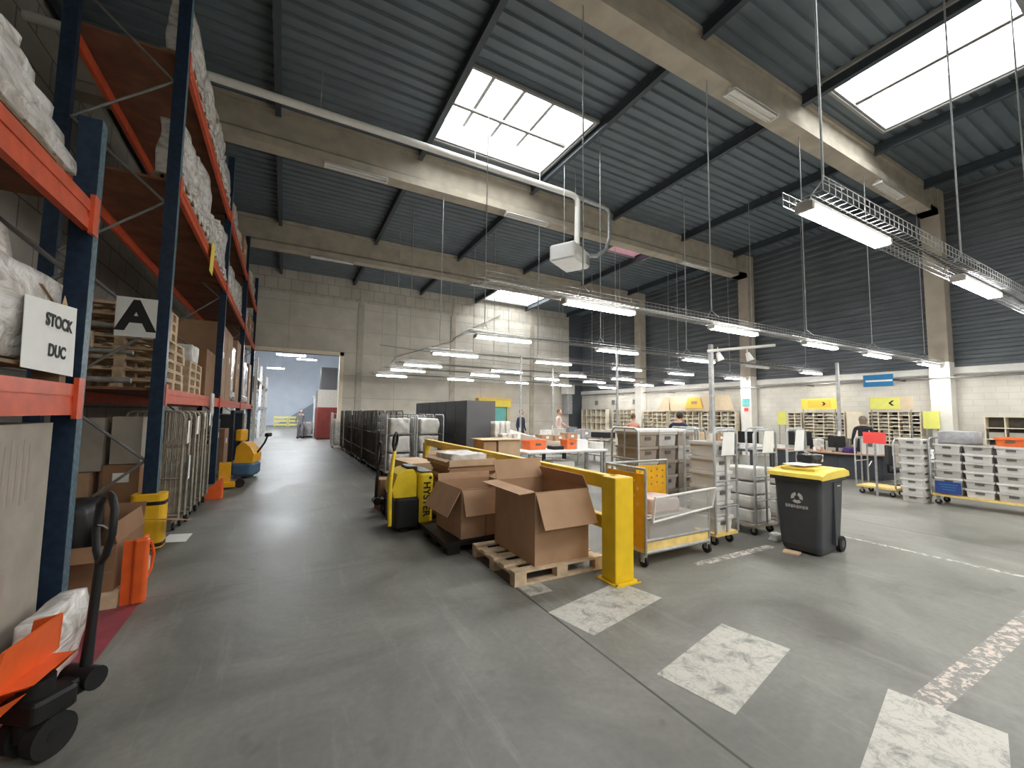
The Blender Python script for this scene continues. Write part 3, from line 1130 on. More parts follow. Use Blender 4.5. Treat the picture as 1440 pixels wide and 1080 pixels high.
# rack post guard and the aisle letter
t = thing('post_guard', 'yellow foam guard strapped round the foot of the letter A post', 'guard', (-1.45, 6.9, 0.03))


def ring_mb(x0, x1, y0, y1, r, ix, iy, z0, z1):
    mb = MB()
    out = []
    for cx, cy, a0 in ((x1 - r, y1 - r, 0), (x0 + r, y1 - r, 90), (x0 + r, y0 + r, 180), (x1 - r, y0 + r, 270)):
        for i in range(6):
            a = math.radians(a0 + 18 * i)
            out.append((cx + r * math.cos(a), cy + r * math.sin(a)))
    inn = []
    for x, y in out:
        q = max(abs(x) / ix, abs(y) / iy)
        inn.append((x / q, y / q))
    n = len(out)
    vs = [(x, y, z0) for x, y in out] + [(x, y, z1) for x, y in out] + [(x, y, z0) for x, y in inn] + [(x, y, z1) for x, y in inn]
    fs = []
    for i in range(n):
        j = (i + 1) % n
        fs += [(i, j, n + j, n + i), (2 * n + j, 2 * n + i, 3 * n + i, 3 * n + j), (n + i, n + j, 3 * n + j, 3 * n + i), (j, i, 2 * n + i, 2 * n + j)]
    return mb.add(vs, fs)


g0 = ring_mb(-.16, .18, -.18, .10, .07, .085, .06, 0, .66).build('foam_shell', 'guard_yellow', t)
for z in (.02, .53):
    ring_mb(-.163, .183, -.183, .103, .072, .085, .06, z, z + .045).build('strap', 'black_plastic', t)
t = thing('aisle_sign', 'white square sign with a bold black letter A on the rack post', 'sign', (-1.70, 6.84, 2.66))
mb = MB(); mb.bx(-.2, .2, -.012, 0, 0, .50); mb.build('sign_board', 'trim_white', t)
text_part('letter', 'A', .52, 'ink', t, Matrix.Translation((0, -.0135, .25)) @ FNY, .001, .022)

# ---- the near rack's stock
def stock_load():
    t = thing('wrapped_pallet_load', 'wrapped stock load with a white STOCK DUC sheet on the near rack', 'pallet load', (-2.0, 3.3, 1.934))
    pallet_mb(1.15, 1.9, .12).build('pallet', 'wood_dark', t)
    mb = MB(); mb.lump(-.55, .56, -.95, .90, .12, .72, .045, 3.0, 3, 14, .35)
    w = mb.build('stretch_wrap', 'stretch_wrap', t)
    mb = MB(); mb.lump(-.5, .50, -.95, .40, .60, .92, .07, 3.0, 5, 12, .6)
    mb.build('crumpled_film', 'stretch_wrap', w)
    mb = MB(); mb.slab([(.30, .45, .66), (.58, .50, .62), (.55, .88, .50), (.25, .80, .72)], .006)
    mb.slab([(.585, .80, .62), (.585, .90, .50), (.56, .86, .18), (.57, .70, .22)], .004)
    mb.build('torn_cardboard', 'cardboard_light', t)
    mb = MB(); mb.slab([(.598, .28, .06), (.602, .97, .05), (.600, .95, .56), (.597, .26, .50)], .003)
    s = mb.build('paper_sheet', 'paper', t)
    text_part('lettering', 'STOCK', .115, 'ink', s, Matrix.Translation((.606, .70, .40)) @ FX, .001, .004)
    text_part('lettering', 'DUC', .115, 'ink', s, Matrix.Translation((.606, .70, .20)) @ FX, .001, .004)
    return t


stock_load()
t = thing('wrapped_pallet_load', 'stack of white film-wrapped panels on the upper beam of the near rack', 'pallet load', (-2.0, 3.2, 3.364))
pallet_mb(1.1, 1.6, .12).build('pallet', 'wood_dark', t)
mb = MB()
for k in range(5):
    mb.lump(-.5, .55 - .015 * k, -.05 + .05 * k, 1.02 - .17 * k, .13 + .10 * k, .24 + .10 * k, .02, 5, 20 + k, 10, .15)
mb.build('stretch_wrap', 'stretch_wrap', t)
t = carton('tall printed beige carton standing under the near rack beam', (-2.0, 3.22, .146), (1.1, 1.95, 1.5), 0, 'carton_grey')
mb = MB()
for k in range(8):
    mb.bx(.55, .5515, .20 + .07 * k, .235 + .07 * k, .98 + .02 * (k % 3), 1.40 - .03 * (k % 2))
mb.build('print', 'crate_brown', t)
mb = MB()
for k in range(4):
    mb.bx(.55, .5515, -.05 + .16 * k, .06 + .16 * k, .25 + .05 * (k % 2), .62)
mb.build('print', 'crate_brown', t)
pallet('dark pallet under the tall printed beige carton', (-2.0, 3.22, 0), 0, 1.15, 1.9, m='wood_dark')
t = tag(MB().lump(-1.365, -1.20, 3.62, 4.2, 0, .45, .05, 4, 9, 10, .6).build('wrapped_bundle', 'stretch_wrap'), 'film-wrapped cardboard bundle lying at the foot of the near rack', 'bundle')


# ---- goods on the long rack
LN = ['lower', 'middle', 'top']
# lower level, first bay: empty pallets piled and a white parcel
z0 = LV[0]
for k in range(5):
    pallet('empty pallet in the taller pile on the long rack, %s from its bottom' % ORD[k], (-2.0, 8.0 + .02 * (k % 2), z0 + .0 + .146 * k), PI / 2 + .02 * (k % 3 - 1), 1.2, 1.0)
for k in range(3):
    pallet('empty pallet on top of the taller pile, small one, %s of three' % ORD[k], (-2.0, 7.75, z0 + .146 * (5 + k)), PI / 2, .8, .95, m='cardboard_light')
for k in range(4):
    pallet('empty pallet in the lower pile on the long rack, %s from its bottom' % ORD[k], (-2.0, 9.7, z0 + .146 * k), PI / 2, 1.2, 1.0)
tag(MB().lump(-1.9, -1.5, 9.3, 9.9, z0 + .585, z0 + .9, .03, 4, 14, 8, .5).build('parcel', 'bag_white'), 'crumpled white parcel lying on the lower pile of empty pallets', 'parcel')
carton('brown carton on the long rack, last of the first bay', (-2.0, 11.2, z0), (1.05, 1.2, 1.0), 0, 'cardboard_dark')
# long tubes and rolls stored in the first bay end
for k, (y, z, r) in enumerate(((7.02, .05, .035), (7.02, .42, .03), (7.04, .75, .03))):
    o = tag(MB().rod((-3.9, y, z0 + z + r), (-1.75, y, z0 + z + r), r, 10).build('storage_tube', 'galv_dull'), 'long grey tube stored at the rack end, %s from the bottom' % ORD[k], 'tube')
o = tag(MB().rod((-2.45, 7.16, z0 + .60), (-2.2, 7.2, z0 + .60), .12, 14).build('strap_roll', 'pallet_wood'), 'yellowish roll stored on edge among the tubes at the rack end', 'roll')
# upper levels and other bays
seed = 30
rng = random.Random(5)
for b, (ya, yb) in enumerate(zip(RY, RY[1:])):
    for li, lv in enumerate(LV):
        if li == 0 and b == 0:
            continue
        n = 4
        w = (yb - ya - .3) / n
        for k in range(n):
            y = ya + .15 + w * (k + .5)
            seed += 1
            if b == 0 and li > 0:
                thin = .34 if k < 3 else .8
                wrapped('film-wrapped narrow bundle on the %s shelf front of the long rack, %s from the sign' % (LN[li], ORD[k]), (-1.40 - thin / 2, y, lv), thin, w - .14, ((.95, 1.2, .75, 1.1) if li == 1 else (1.04, .88, .98, .8))[k], seed, .06)
                continue
            side = ['near bay', 'middle bay', 'far bay'][b]
            q = rng.random()
            place = 'on the %s shelf of the long rack, %s, %s from the sign' % (LN[li], side, ORD[k])
            h = [2.2, 1.35, 1.15][li] * (.62 + .33 * rng.random())
            if li == 2:
                h = .65 + .38 * rng.random()
            if (q < .62 and li > 0) or (li == 0 and q < .35):
                wrapped('film-wrapped load ' + place, (-1.99 + .03 * rng.random(), y, lv), 1.02, w - .14, h, seed, .05)
            else:
                carton('brown carton ' + place, (-1.98, y, lv), (1.06, w - .08, h), 0, rng.choice(['cardboard', 'cardboard_dark', 'cardboard']), (.22, .16, h * .6))
# yellow warning tape tied to the middle beam
tag(MB().slab([(-1.355, 9.35, 4.35), (-1.36, 9.75, 4.35), (-1.35, 9.80, 4.95), (-1.35, 9.45, 4.95)], .006).build('yellow_tag', 'sign_yellow'), 'yellow tag hanging from the middle orange beam', 'tag')
# white film strip hanging from the lower beam
tag(MB().lump(-1.355, -1.325, 10.6, 10.78, 1.30, 2.10, .03, 6, 4, 6, .5).build('hanging_film', 'bag_white'), 'strip of white film hanging from the lower orange beam', 'film')

# ---- folded roll cages nested under the lower beam
def folded_cage(label, y, k):
    t = thing('folded_roll_cage', label, 'roll cage', (-1.62, y, 0), 0, 'folded roll cages under the long rack')
    mb = MB()
    for s in (-.33, .33):
        mb.tube([(s, 0, .17), (s, 0, 1.62), (s * .93, 0, 1.70), (s * .80, 0, 1.72)], .018, 8)
    mb.rod((-.27, 0, 1.72), (.27, 0, 1.72), .018)
    mb.rod((-.33, 0, .22), (.33, 0, .22), .018)
    mb.rod((-.33, 0, 1.2), (.33, 0, 1.2), .010)
    mb.rod((-.33, 0, .75), (.33, 0, .75), .010)
    mb.build('end_frame', 'galv_warm', t)
    mb = MB()
    for i in range(10):
        x = -.27 + .06 * i
        mb.rod((x, .02, .22), (x, .02, 1.70 if i % 2 else 1.3), .008, 5)
    mb.build('wire_grid', 'galv_warm', t)
    mb = MB(); mb.bx(-.33, .33, .03, .10, .15, .95); mb.build('folded_base', 'wood_dark' if k % 2 else 'galv_dull', t)
    for s in (-.28, .28):
        mb = MB(); mb.rod((s - .016, .03, .062), (s + .016, .03, .062), .062, 12); mb.build('castor', 'rubber', t)
        mb = MB(); mb.bx(s - .025, s + .025, .0, .06, .09, .17); mb.build('castor_fork', 'galv_dull', t)
    return t


protoA = None
for k in range(9):
    y = 7.72 + .26 * k
    lab = 'folded roll cage nested under the long rack, %s from the letter A post' % ORD[k]
    o = folded_cage(lab, y, k) if protoA is None else copy_tree(protoA, lab, (-1.62 + .03 * (k % 3), y, 0))
    protoA = protoA or o
for k, (y, z, w, h) in enumerate(((7.66, 1.25, .14, .34), (8.4, 1.35, .16, .3), (9.05, 1.4, .16, .3), (7.9, .70, .12, .36), (9.62, 1.45, .15, .25))):
    tag(MB().slab([(-1.236, y, z), (-1.234, y + w, z + .01), (-1.232, y + w - .02, z + h), (-1.234, y + .01, z + h)], .002).build('paper_card', 'paper'),
        'white paper card hung on the folded roll cages, %s along' % ['first', 'third', 'fourth', 'lowest', 'last'][k], 'paper')

# cartons standing behind the letter A post under the first shelf
carton('brown carton with a white label low in the rack end, nearer the passage', (-2.28, 7.22, .62), (.42, .36, .34), 0, 'cardboard', (.18, .10, .24), '-y')
carton('brown carton with white label low in the rack end, beside the blue post', (-1.78, 7.22, .38), (.36, .36, .66), 0, 'cardboard_dark', (.16, .12, .50), '-y')
carton('dark brown carton at the bottom of the rack end stack', (-2.28, 7.22, 0), (.46, .40, .61), 0, 'cardboard_dark')
carton('dark low carton under the labelled carton at the blue post', (-1.78, 7.22, 0), (.40, .40, .37), 0, 'cardboard_dark')
carton('grey carton on top of the rack end stack, beside the blue post', (-1.76, 7.24, 1.05), (.30, .34, .60), 0, 'carton_grey')
carton('grey carton on top of the rack end stack, in its middle', (-2.19, 7.24, .97), (.42, .34, .66), 0, 'carton_grey')
tag(MB().lump(-2.45, -2.15, 7.62, 7.95, .0, 1.55, .03, 3, 2, 8, .7).build('sack', 'dark_grey_and_shade'), 'tall dark sack standing at the back of the rack end', 'sack')

# second bay: darker stored things, crates and an orange pallet jack nose
for k, (y, z, s, m) in enumerate(((12.62, 0, (.7, .5, .9), 'cardboard_dark'), (14.25, 0, (.7, .5, 1.5), 'cabinet_dark'), (15.2, 0, (.9, 1.0, 1.2), 'cardboard_dark'),
                                  (16.5, 0, (.9, 1.1, 1.6), 'cabinet_dark'), (18.5, 0, (.9, 1.2, 1.5), 'carton_grey'), (20.2, 0, (.9, 1.4, 1.3), 'cardboard'), (21.9, 0, (.9, 1.2, 1.6), 'carton_grey'))):
    lab = ['brown', 'black', 'brown', 'black', 'grey', 'light brown', 'grey'][k] + ' storage box on the floor under the long rack, %s past the folded cages' % ORD[k]
    carton(lab, (-1.95, y, z), s, 0, m, (.2, .15, s[2] * .7))
for k in range(3):
    pallet('empty red-brown pallet standing low beside the orange jack, %s from the floor' % ORD[k], (-1.78, 11.3, .146 * k), 0, .5, .8, m='wood_dark')

# ================================================================ PALLET JACKS
def pallet_jack(label, loc, rz, lean=.30, detail=True, m='orange_paint', steer=0.0, turn=0.0):
    """Steering wheels at the origin, forks towards local -y, tiller over local +y."""
    t = thing('pallet_jack', label, 'pallet jack', loc, rz)
    S = Matrix.Rotation(steer, 4, 'Z')
    for s in (-.19, .19):
        mb = MB()
        mb.prism([(s - .08, -.28), (s - .075, -1.14), (s - .04, -1.20), (s + .04, -1.20), (s + .075, -1.14), (s + .08, -.28)], .045, .092)
        mb.slab([(s - .08, -.32, .092), (s + .08, -.32, .092), (s + .08, -.28, .21), (s - .08, -.28, .21)], .012)
        mb.build('fork', m, t)
        mb = MB(); mb.rod((s - .05, -1.06, .036), (s + .05, -1.06, .036), .035, 12); mb.build('fork_roller', 'rubber', t)
    mb = MB()   # fork yoke: curved cover rising to the pump
    vs, fs = [], []
    prof = [(-.34, .20), (-.26, .29), (-.17, .36), (-.07, .40), (.05, .41)]
    for (y, z) in prof:
        for x in (-.27, -.10, .10, .27):
            vs.append((x * (1 - .42 * (y + .34) / .39), y, z))
    for k in range(len(prof) - 1):
        for i in range(3):
            a = k * 4 + i
            fs.append((a, a + 1, a + 5, a + 4))
    n = len(vs)
    vs += [(v[0], v[1] - .02, v[2] - .012) for v in vs]
    fs += [(f[3] + n, f[2] + n, f[1] + n, f[0] + n) for f in list(fs)]
    mb.add(vs, fs)
    mb.slab([(-.27, -.34, .08), (-.25, -.22, .12), (-.21, .05, .40), (-.27, -.34, .22)], .012)
    mb.slab([(.27, -.34, .22), (.21, .05, .40), (.25, -.22, .12), (.27, -.34, .08)], .012)
    mb.build('yoke', m, t)
    mb = MB()   # upright end plate between pump and load
    mb.slab([(-.25, -.06, .40), (.25, -.06, .40), (.20, -.04, .60), (-.22, -.04, .60)], .014)
    mb.slab([(-.25, -.06, .40), (-.22, -.04, .60), (-.22, -.16, .58), (-.25, -.20, .36)], .012)
    mb.build('end_plate', m, t)
    mb = MB()
    mb.rod((0, -.02, .10), (0, -.02, .38), .07, 14)
    mb.rbx(-.11, .11, -.10, .10, .19, .30, .03)
    mb.rbx(-.06, .06, .05, .22, .20, .29, .03)
    mb.rod((-.09, .19, .26), (.09, .19, .26), .06, 14)
    mb.v = [tuple(S @ Vector(p)) for p in mb.v]
    mb.build('pump', 'black_plastic', t)
    for s in (-.075, .075):
        mb = MB(); mb.rod((s - .035, 0, .10), (s + .035, 0, .10), .10, 24, T=S); w = mb.build('steering_wheel', 'rubber', t)
        mb = MB(); mb.rod((s - .037, 0, .10), (s + .037, 0, .10), .035, 16, T=S); mb.build('wheel_hub', 'black_plastic', w)
    mb = MB(); mb.rod((-.1, 0, .10), (.1, 0, .10), .018, 8, T=S); mb.build('axle', 'galv', t)
    # tiller
    ty, tz = math.sin(lean), math.cos(lean)
    P = lambda d, x=0: S @ Vector((x * math.cos(turn), .20 + ty * d + x * math.sin(turn), .26 + tz * d))
    mb = MB(); mb.tube([P(0), P(.25), P(.62)], [.030, .024, .022], 10)
    h = mb.build('tiller', 'black_plastic', t)
    mb = MB()
    mb.tube([P(.60), P(.66, -.07), P(.78, -.12), P(.92, -.11), P(.98, -.05), P(.99, 0), P(.98, .05), P(.92, .11), P(.78, .12), P(.66, .07), P(.60)], .020, 8)
    mb.build('handle_loop', 'black_plastic', h)
    mb = MB(); mb.tube([P(.80, -.11), P(.81, 0), P(.80, .11)], .009, 6)
    mb.build('release_lever', 'chrome', h)
    return t


pallet_jack('orange hand pallet jack parked in the near foreground beside the blue post', (-1.03, 3.11, 0), math.radians(-98), .05, steer=math.radians(62), turn=math.radians(-22))
# another jack's orange nose peeking out under the long rack
t = thing('rack_foot_guard', 'orange steel foot guard by the floor beyond the folded cages', 'guard', (-1.17, 10.05, 0))
mb = MB()
mb.prism([(-.28, -.02), (.14, -.02), (.14, .0), (-.28, .0)], 0, .08)
mb.slab([(.14, -.02, 0), (.14, .30, 0), (.14, .30, .42), (.14, -.02, .42)], .014)
mb.slab([(-.30, -.02, .02), (.14, -.02, .02), (.14, -.02, .42), (.06, -.02, .34)], .014)
mb.build('plate', 'orange_paint', t)
mb = MB(); mb.bx(-.25, .12, .10, .13, .01, .07); mb.build('foot', 'black_plastic', t)

# ---- cross passage: open carton on a pallet, orange corner guard, paper, floor sheet
pallet('worn pallet carrying the long open carton in the passage', (-1.87, 5.5, 0), 0, 1.3, 1.05)


def open_carton(label, loc, s, rz, flaps, m='cardboard', inner='cardboard_dark', th=.012, group=None):
    """Five walls plus hinged flaps; flaps = {side: (angle from upright, length)}; 0 = straight up, 90 = level outwards."""
    sx, sy, sz = s
    t = thing('open_carton', label, 'box', loc, rz, group)
    mb = MB()
    mb.bx(-sx / 2, sx / 2, -sy / 2, sy / 2, 0, th)
    mb.bx(-sx / 2, sx / 2, -sy / 2, -sy / 2 + th, th, sz)
    mb.bx(-sx / 2, sx / 2, sy / 2 - th, sy / 2, th, sz)
    mb.bx(-sx / 2, -sx / 2 + th, -sy / 2 + th, sy / 2 - th, th, sz)
    mb.bx(sx / 2 - th, sx / 2, -sy / 2 + th, sy / 2 - th, th, sz)
    mb.build('body', m, t)
    for side, (ang, ln) in flaps.items():
        a = math.radians(ang)
        out, up = math.sin(a) * ln, math.cos(a) * ln
        if side in ('-y', '+y'):
            sg = -1 if side == '-y' else 1
            y = sg * (sy / 2 - th / 2)
            q = [(-sx / 2 + .01, y, sz), (sx / 2 - .01, y, sz), (sx / 2 - .01, y + sg * out, sz + up), (-sx / 2 + .01, y + sg * out, sz + up)]
        else:
            sg = -1 if side == '-x' else 1
            x = sg * (sx / 2 - th / 2)
            q = [(x, -sy / 2 + .01, sz), (x, sy / 2 - .01, sz), (x + sg * out, sy / 2 - .01, sz + up), (x + sg * out, -sy / 2 + .01, sz + up)]
        fo = MB().slab(q, th * .7).build('flap', m, t)
    return t


t = open_carton('long low open carton in the passage behind the foreground pallet jack', (-1.83, 5.42, .146), (1.15, .85, .40), 0,
                {'-y': (112, .22), '+y': (20, .22), '-x': (60, .2), '+x': (-12, .18)}, 'cardboard_dark')
mb = MB(); mb.bx(-.574, .574, -.4265, -.4255, .16, .175); mb.build('crease', 'wood_dark', t)
t = thing('corner_guard', 'bright orange steel guard with a curved tube at the carton corner', 'guard', (-1.09, 5.04, 0))
mb = MB(); mb.bx(-.12, .0, -.03, .0, 0, .56); mb.bx(-.015, .0, .0, .24, 0, .56); mb.rbx(-.05, .06, -.06, .02, 0, .57, .03); mb.build('plate', 'orange_paint', t)
mb = MB(); mb.tube([(.02, .03, .55), (.05, .10, .50), (.06, .16, .38), (.05, .15, .25), (.02, .08, .15)], .012, 8); mb.build('tube', 'orange_paint', t)
tag(MB().slab([(-1.78, 4.58, .35), (-1.50, 4.66, .38), (-1.47, 4.68, .80), (-1.52, 4.64, .95)], .003).build('paper_sheet', 'paper'), 'white paper sheet leaning in the passage next to the blue post', 'paper')
tag(MB().lump(-2.25, -1.5, 5.14, 5.68, .19, .88, .05, 4, 31, 8, .7).build('black_bag', 'black_plastic'), 'black bag lying on the open carton in the passage', 'bag')
tag(MB().slab([(-1.36, 7.10, .003), (-1.07, 7.0, .003), (-1.06, 7.42, .003), (-1.33, 7.50, .003)], .004).build('paper_sheet', 'paper'), 'white paper sheet lying on the floor by the yellow post guard', 'paper')
tag(MB().slab([(-1.27, 5.86, .57), (-1.04, 5.86, .54), (-.98, 7.1, .25), (-1.21, 7.1, .30)], .006).build('cardboard_sheet', 'cardboard_dark'), 'brown cardboard sheet sloping across the yellow post guard', 'cardboard')

# ---- yellow stackers further along the rack
def stacker(label, loc, rz, base='stacker_blue'):
    t = thing('pallet_stacker', label, 'stacker', loc, rz)
    mb = MB(); mb.rbx(-.36, .36, -.30, .22, .06, .40, .12); mb.build('chassis', base, t)
    mb = MB()
    vs, fs = [], []
    prof = [(-.28, .40), (-.30, .62), (-.20, .80), (-.06, .92), (.02, .92), (.12, .80), (.14, .40)]
    for x in (-.30, .30):
        vs += [(x * (1 - .25 * (z - .4)), y, z) for (y, z) in prof]
    n = len(prof)
    fs = [tuple(range(n - 1, -1, -1)), tuple(range(n, 2 * n))] + [(i, (i + 1) % n, n + (i + 1) % n, n + i) for i in range(n)]
    mb.add(vs, fs); mb.build('cover', 'stacker_yellow', t)
    for s in (-.28, .28):
        mb = MB(); mb.bx(s - .04, s + .04, .20, .28, .05, 1.75); mb.build('mast', 'cabinet_dark', t)
    mb = MB(); mb.bx(-.28, .28, .20, .26, 1.68, 1.75); mb.build('mast_crossbar', 'cabinet_dark', t)
    mb = MB(); mb.rbx(-.22, .22, .02, .19, .95, 1.25, .05); mb.build('battery_cover', 'stacker_yellow', t)
    for s in (-.2, .2):
        mb = MB(); mb.bx(s - .08, s + .08, .26, 1.3, .05, .11); mb.build('fork', 'steel_fork', t)
    mb = MB(); mb.tube([(0, -.20, .5), (0, -.45, .9), (0, -.52, 1.1)], .025, 8); h = mb.build('tiller', 'black_plastic', t)
    mb = MB(); mb.rbx(-.15, .15, -.58, -.48, 1.06, 1.16, .03); mb.build('handle', 'black_plastic', h)
    for s in (-.26, .26):
        mb = MB(); mb.rod((s - .04, -.1, .07), (s + .04, -.1, .07), .07, 12); mb.build('wheel', 'rubber', t)
    return t


stacker('yellow pallet stacker with a blue base parked at the rack side', (-.86, 13.1, 0), math.radians(75))
t = thing('reach_jack', 'small yellow jack with black wheel poking out under the rack', 'pallet jack', (-1.02, 11.35, 0), 0)
mb = MB(); mb.prism([(-.25, -.2), (.12, -.2), (.12, .12), (-.25, .12)], .05, .14); mb.prism([(-.2, -.02), (.02, -.02), (.02, .05), (-.2, .05)], .14, .58); mb.build('frame', 'stacker_yellow', t)
mb = MB(); mb.rod((.20, -.03, .10), (.20, .03, .10), .10, 16); mb.build('wheel', 'rubber', t)
mb = MB(); mb.rod((.0, 0, .1), (.2, 0, .1), .03, 8); mb.build('axle', 'black_plastic', t)

# ================================================================ YELLOW SAFETY BARRIER
t = thing('safety_barrier', 'yellow steel safety barrier running down the middle beside the cartons', 'barrier', (3.2, 0, 0))
for y in (3.44, 5.6, 8.1, 10.3):
    w = .13 if y < 4 else .07
    mb = MB(); mb.rbx(-w, w, y - .11, y + .11, .012, 1.09 if y < 4 else 1.0, .015); p = mb.build('post', 'safety_yellow', t)
    mb = MB(); mb.bx(-.17, .17, y - .17, y + .17, 0, .012); mb.build('foot_plate', 'safety_yellow', p)
    mb = MB()
    for sx in (-.15, .15):
        for sy in (-.15, .15):
            mb.rod((sx, y + sy, .012), (sx, y + sy, .03), .012, 6)
    mb.build('bolt', 'galv_dull', p)
for z0, z1 in ((.94, 1.09), (.50, .64)):
    mb = MB(); mb.rbx(-.05, .05, 3.45, 10.35, z0, z1, .012); mb.build('rail', 'safety_yellow', t)

# ================================================================ CARTONS BY THE AISLE
pallet('pale wooden pallet under the tall open carton at the barrier end', (2.71, 4.30, 0), 0, 1.18, 1.08)
t = open_carton('tall open carton with drooping flaps on the pale pallet', (2.75, 4.29, .144), (.72, .95, .77), 0,
                {'-y': (152, .40), '+y': (22, .26), '-x': (94, .20), '+x': (-25, .16)})
mb = MB(); mb.bx(-.361, .361, -.4765, -.475, .34, .345); mb.build('crease', 'cardboard_dark', t)
mb = MB(); mb.bx(.02, .08, -.4775, -.4755, .40, .47); mb.build('tape', 'cardboard_light', t)
mb = MB()
mb.bx(-.62, .62, -.5, .5, .10, .155); 
for x in (-.5, 0, .5):
    for y in (-.42, 0, .42):
        mb.bx(x - .08, x + .08, y - .08, y + .08, 0, .10)
o = mb.build('pallet', 'black_plastic'); o.location = (2.42, 5.45, 0)
tag(o, 'black plastic pallet under the lower open carton', 'pallet')
t = open_carton('lower open carton with hanging flaps on the black pallet', (2.44, 5.45, .155), (.86, .84, .62), math.radians(3),
                {'-y': (158, .34), '+y': (12, .10), '-x': (150, .38), '+x': (60, .2)})
mb = MB(); mb.bx(-.08, -.07, -.4255, -.4205, 0, .6); mb.build('crease', 'cardboard_dark', t)

# flattened cardboard piles on pallets behind
rng = random.Random(11)


def flat_pile(label_where, x, y, sx, sy, n, z0, dz=.035):
    zc = z0
    for k in range(n):
        w, d = sx * (.80 + .2 * rng.random()), sy * (.80 + .2 * rng.random())
        h = dz * (.8 + .5 * rng.random())
        mb = MB()
        mb.bx(-w / 2, w / 2, -d / 2, d / 2, 0, h * .45)
        mb.bx(-w / 2 + .01, w / 2 - .02, -d / 2 + .01, d / 2, h * .5, h * .97)
        mb.bx(-w / 2, -w / 2 + .02, -d / 2, d / 2, h * .4, h * .55)
        o = mb.build('flattened_carton', ['cardboard', 'cardboard_light', 'cardboard_dark', 'cardboard_light'][rng.randrange(4)])
        o.location = (x + (rng.random() - .5) * .05, y + (rng.random() - .5) * .05, zc)
        o.rotation_euler = (0, 0, (rng.random() - .5) * .08)
        tag(o, 'flattened carton %s, %s from the bottom' % (label_where, ORD[k]), 'cardboard')
        zc += h
    return zc


pallet('wooden pallet under the flattened cartons on the yellow truck', (2.66, 6.55, .10), PI / 2, 1.0, .85)
zc = flat_pile('in the pile beside the yellow truck', 2.66, 6.55, .85, 1.0, 14, .245, .046)
t = open_carton('shallow carton tray full of crumpled film on the pile beside the yellow truck', (2.62, 6.55, zc + .002), (.8, .95, .10), .05, {'-x': (120, .06), '+y': (30, .08)}, 'cardboard_light')
tag(MB().lump(2.32, 2.95, 6.2, 6.9, zc + .02, zc + .17, .04, 7, 77, 10, .5).build('crumpled_film', 'bag_white'), 'crumpled pale packing film in the shallow carton tray', 'film')
pallet('wooden pallet under the far flattened cartons', (2.5, 8.35, 0), PI / 2, 1.3, 1.05)
zc = flat_pile('in the far pile behind the yellow truck', 2.5, 8.35, 1.0, 1.3, 12, .146, .045)
carton('long flat carton lying on the far pile of flattened cartons', (2.3, 8.2, zc + .002), (.55, 1.1, .12), .1, 'cardboard_light')
carton('dark small carton standing beside the far pile by the aisle', (1.72, 7.85, 0), (.36, .4, .55), .05, 'cardboard_dark')

# ================================================================ YELLOW PALLET TRUCK
t = thing('pallet_truck', 'yellow and black electric pallet truck with dark vertical lettering beside the cartons', 'pallet truck', (1.76, 6.47, 0))
mb = MB(); mb.rbx(-.30, .10, -.33, .33, .05, .50, .07); mb.build('drive_housing', 'black_plastic', t)
mb = MB(); mb.rbx(.04, .27, -.36, .36, .10, .86, .08); c = mb.build('battery_cover', 'truck_yellow', t)
mb = MB(); mb.rbx(.06, .25, -.34, .34, .855, .875, .06); mb.build('cover_trim', 'black_plastic', c)
text_part('lettering', 'HYSTER', .145, 'ink', c, Matrix.Translation((.155, -.362, .47)) @ FNY @ Matrix.Rotation(-PI / 2, 4, 'Z'), .001, .004)
mb = MB(); mb.rod((.21, -.365, .78), (.21, -.358, .78), .022, 10); mb.build('lifting_hole', 'ink', c)
mb = MB()
prof = [(-.30, .50), (-.33, .62), (-.26, .84), (-.12, .90), (-.02, .90), (.03, .80), (.03, .50)]
n = len(prof)
vs = [(x, -.27, z) for x, z in prof] + [(x, .27, z) for x, z in prof]
mb.add(vs, [tuple(range(n)), tuple(range(2 * n - 1, n - 1, -1))] + [((i + 1) % n, i, n + i, n + (i + 1) % n) for i in range(n)])
mb.build('motor_cover', 'truck_yellow', t)
mb = MB(); mb.tube([(-.36, -.30, .12), (-.37, -.30, .5), (-.36, -.29, .8), (-.32, -.22, 1.05), (-.27, -.1, 1.16)], [.03, .032, .03, .028, .025], 8); g = mb.build('tiller_arm', 'truck_yellow', t)
mb = MB()
mb.tube([(-.27, -.1, 1.14), (-.30, -.10, 1.26), (-.30, -.14, 1.38), (-.26, -.10, 1.44), (-.22, -.02, 1.40), (-.22, .02, 1.28), (-.26, -.02, 1.18)], .022, 8)
mb.build('tiller_head', 'black_plastic', g)
mb = MB(); mb.rbx(-.1, .06, -.2, .2, .88, .94, .03); mb.build('control_console', 'black_plastic', t)
for s in (-.2, .2):
    mb = MB(); mb.bx(.25, 1.35, s - .085, s + .085, .045, .095); mb.build('fork', 'steel_fork', t)
for s in (-.24, .24):
    mb = MB(); mb.rod((-.15, s - .04, .06), (-.15, s + .04, .06), .06, 14); mb.build('castor', 'rubber', t)
# a second jack, dark, half hidden behind the truck
t = pallet_jack('dark hand pallet jack half hidden behind the yellow truck', (1.62, 7.35, 0), PI / 2, -.05, m='cabinet_dark')

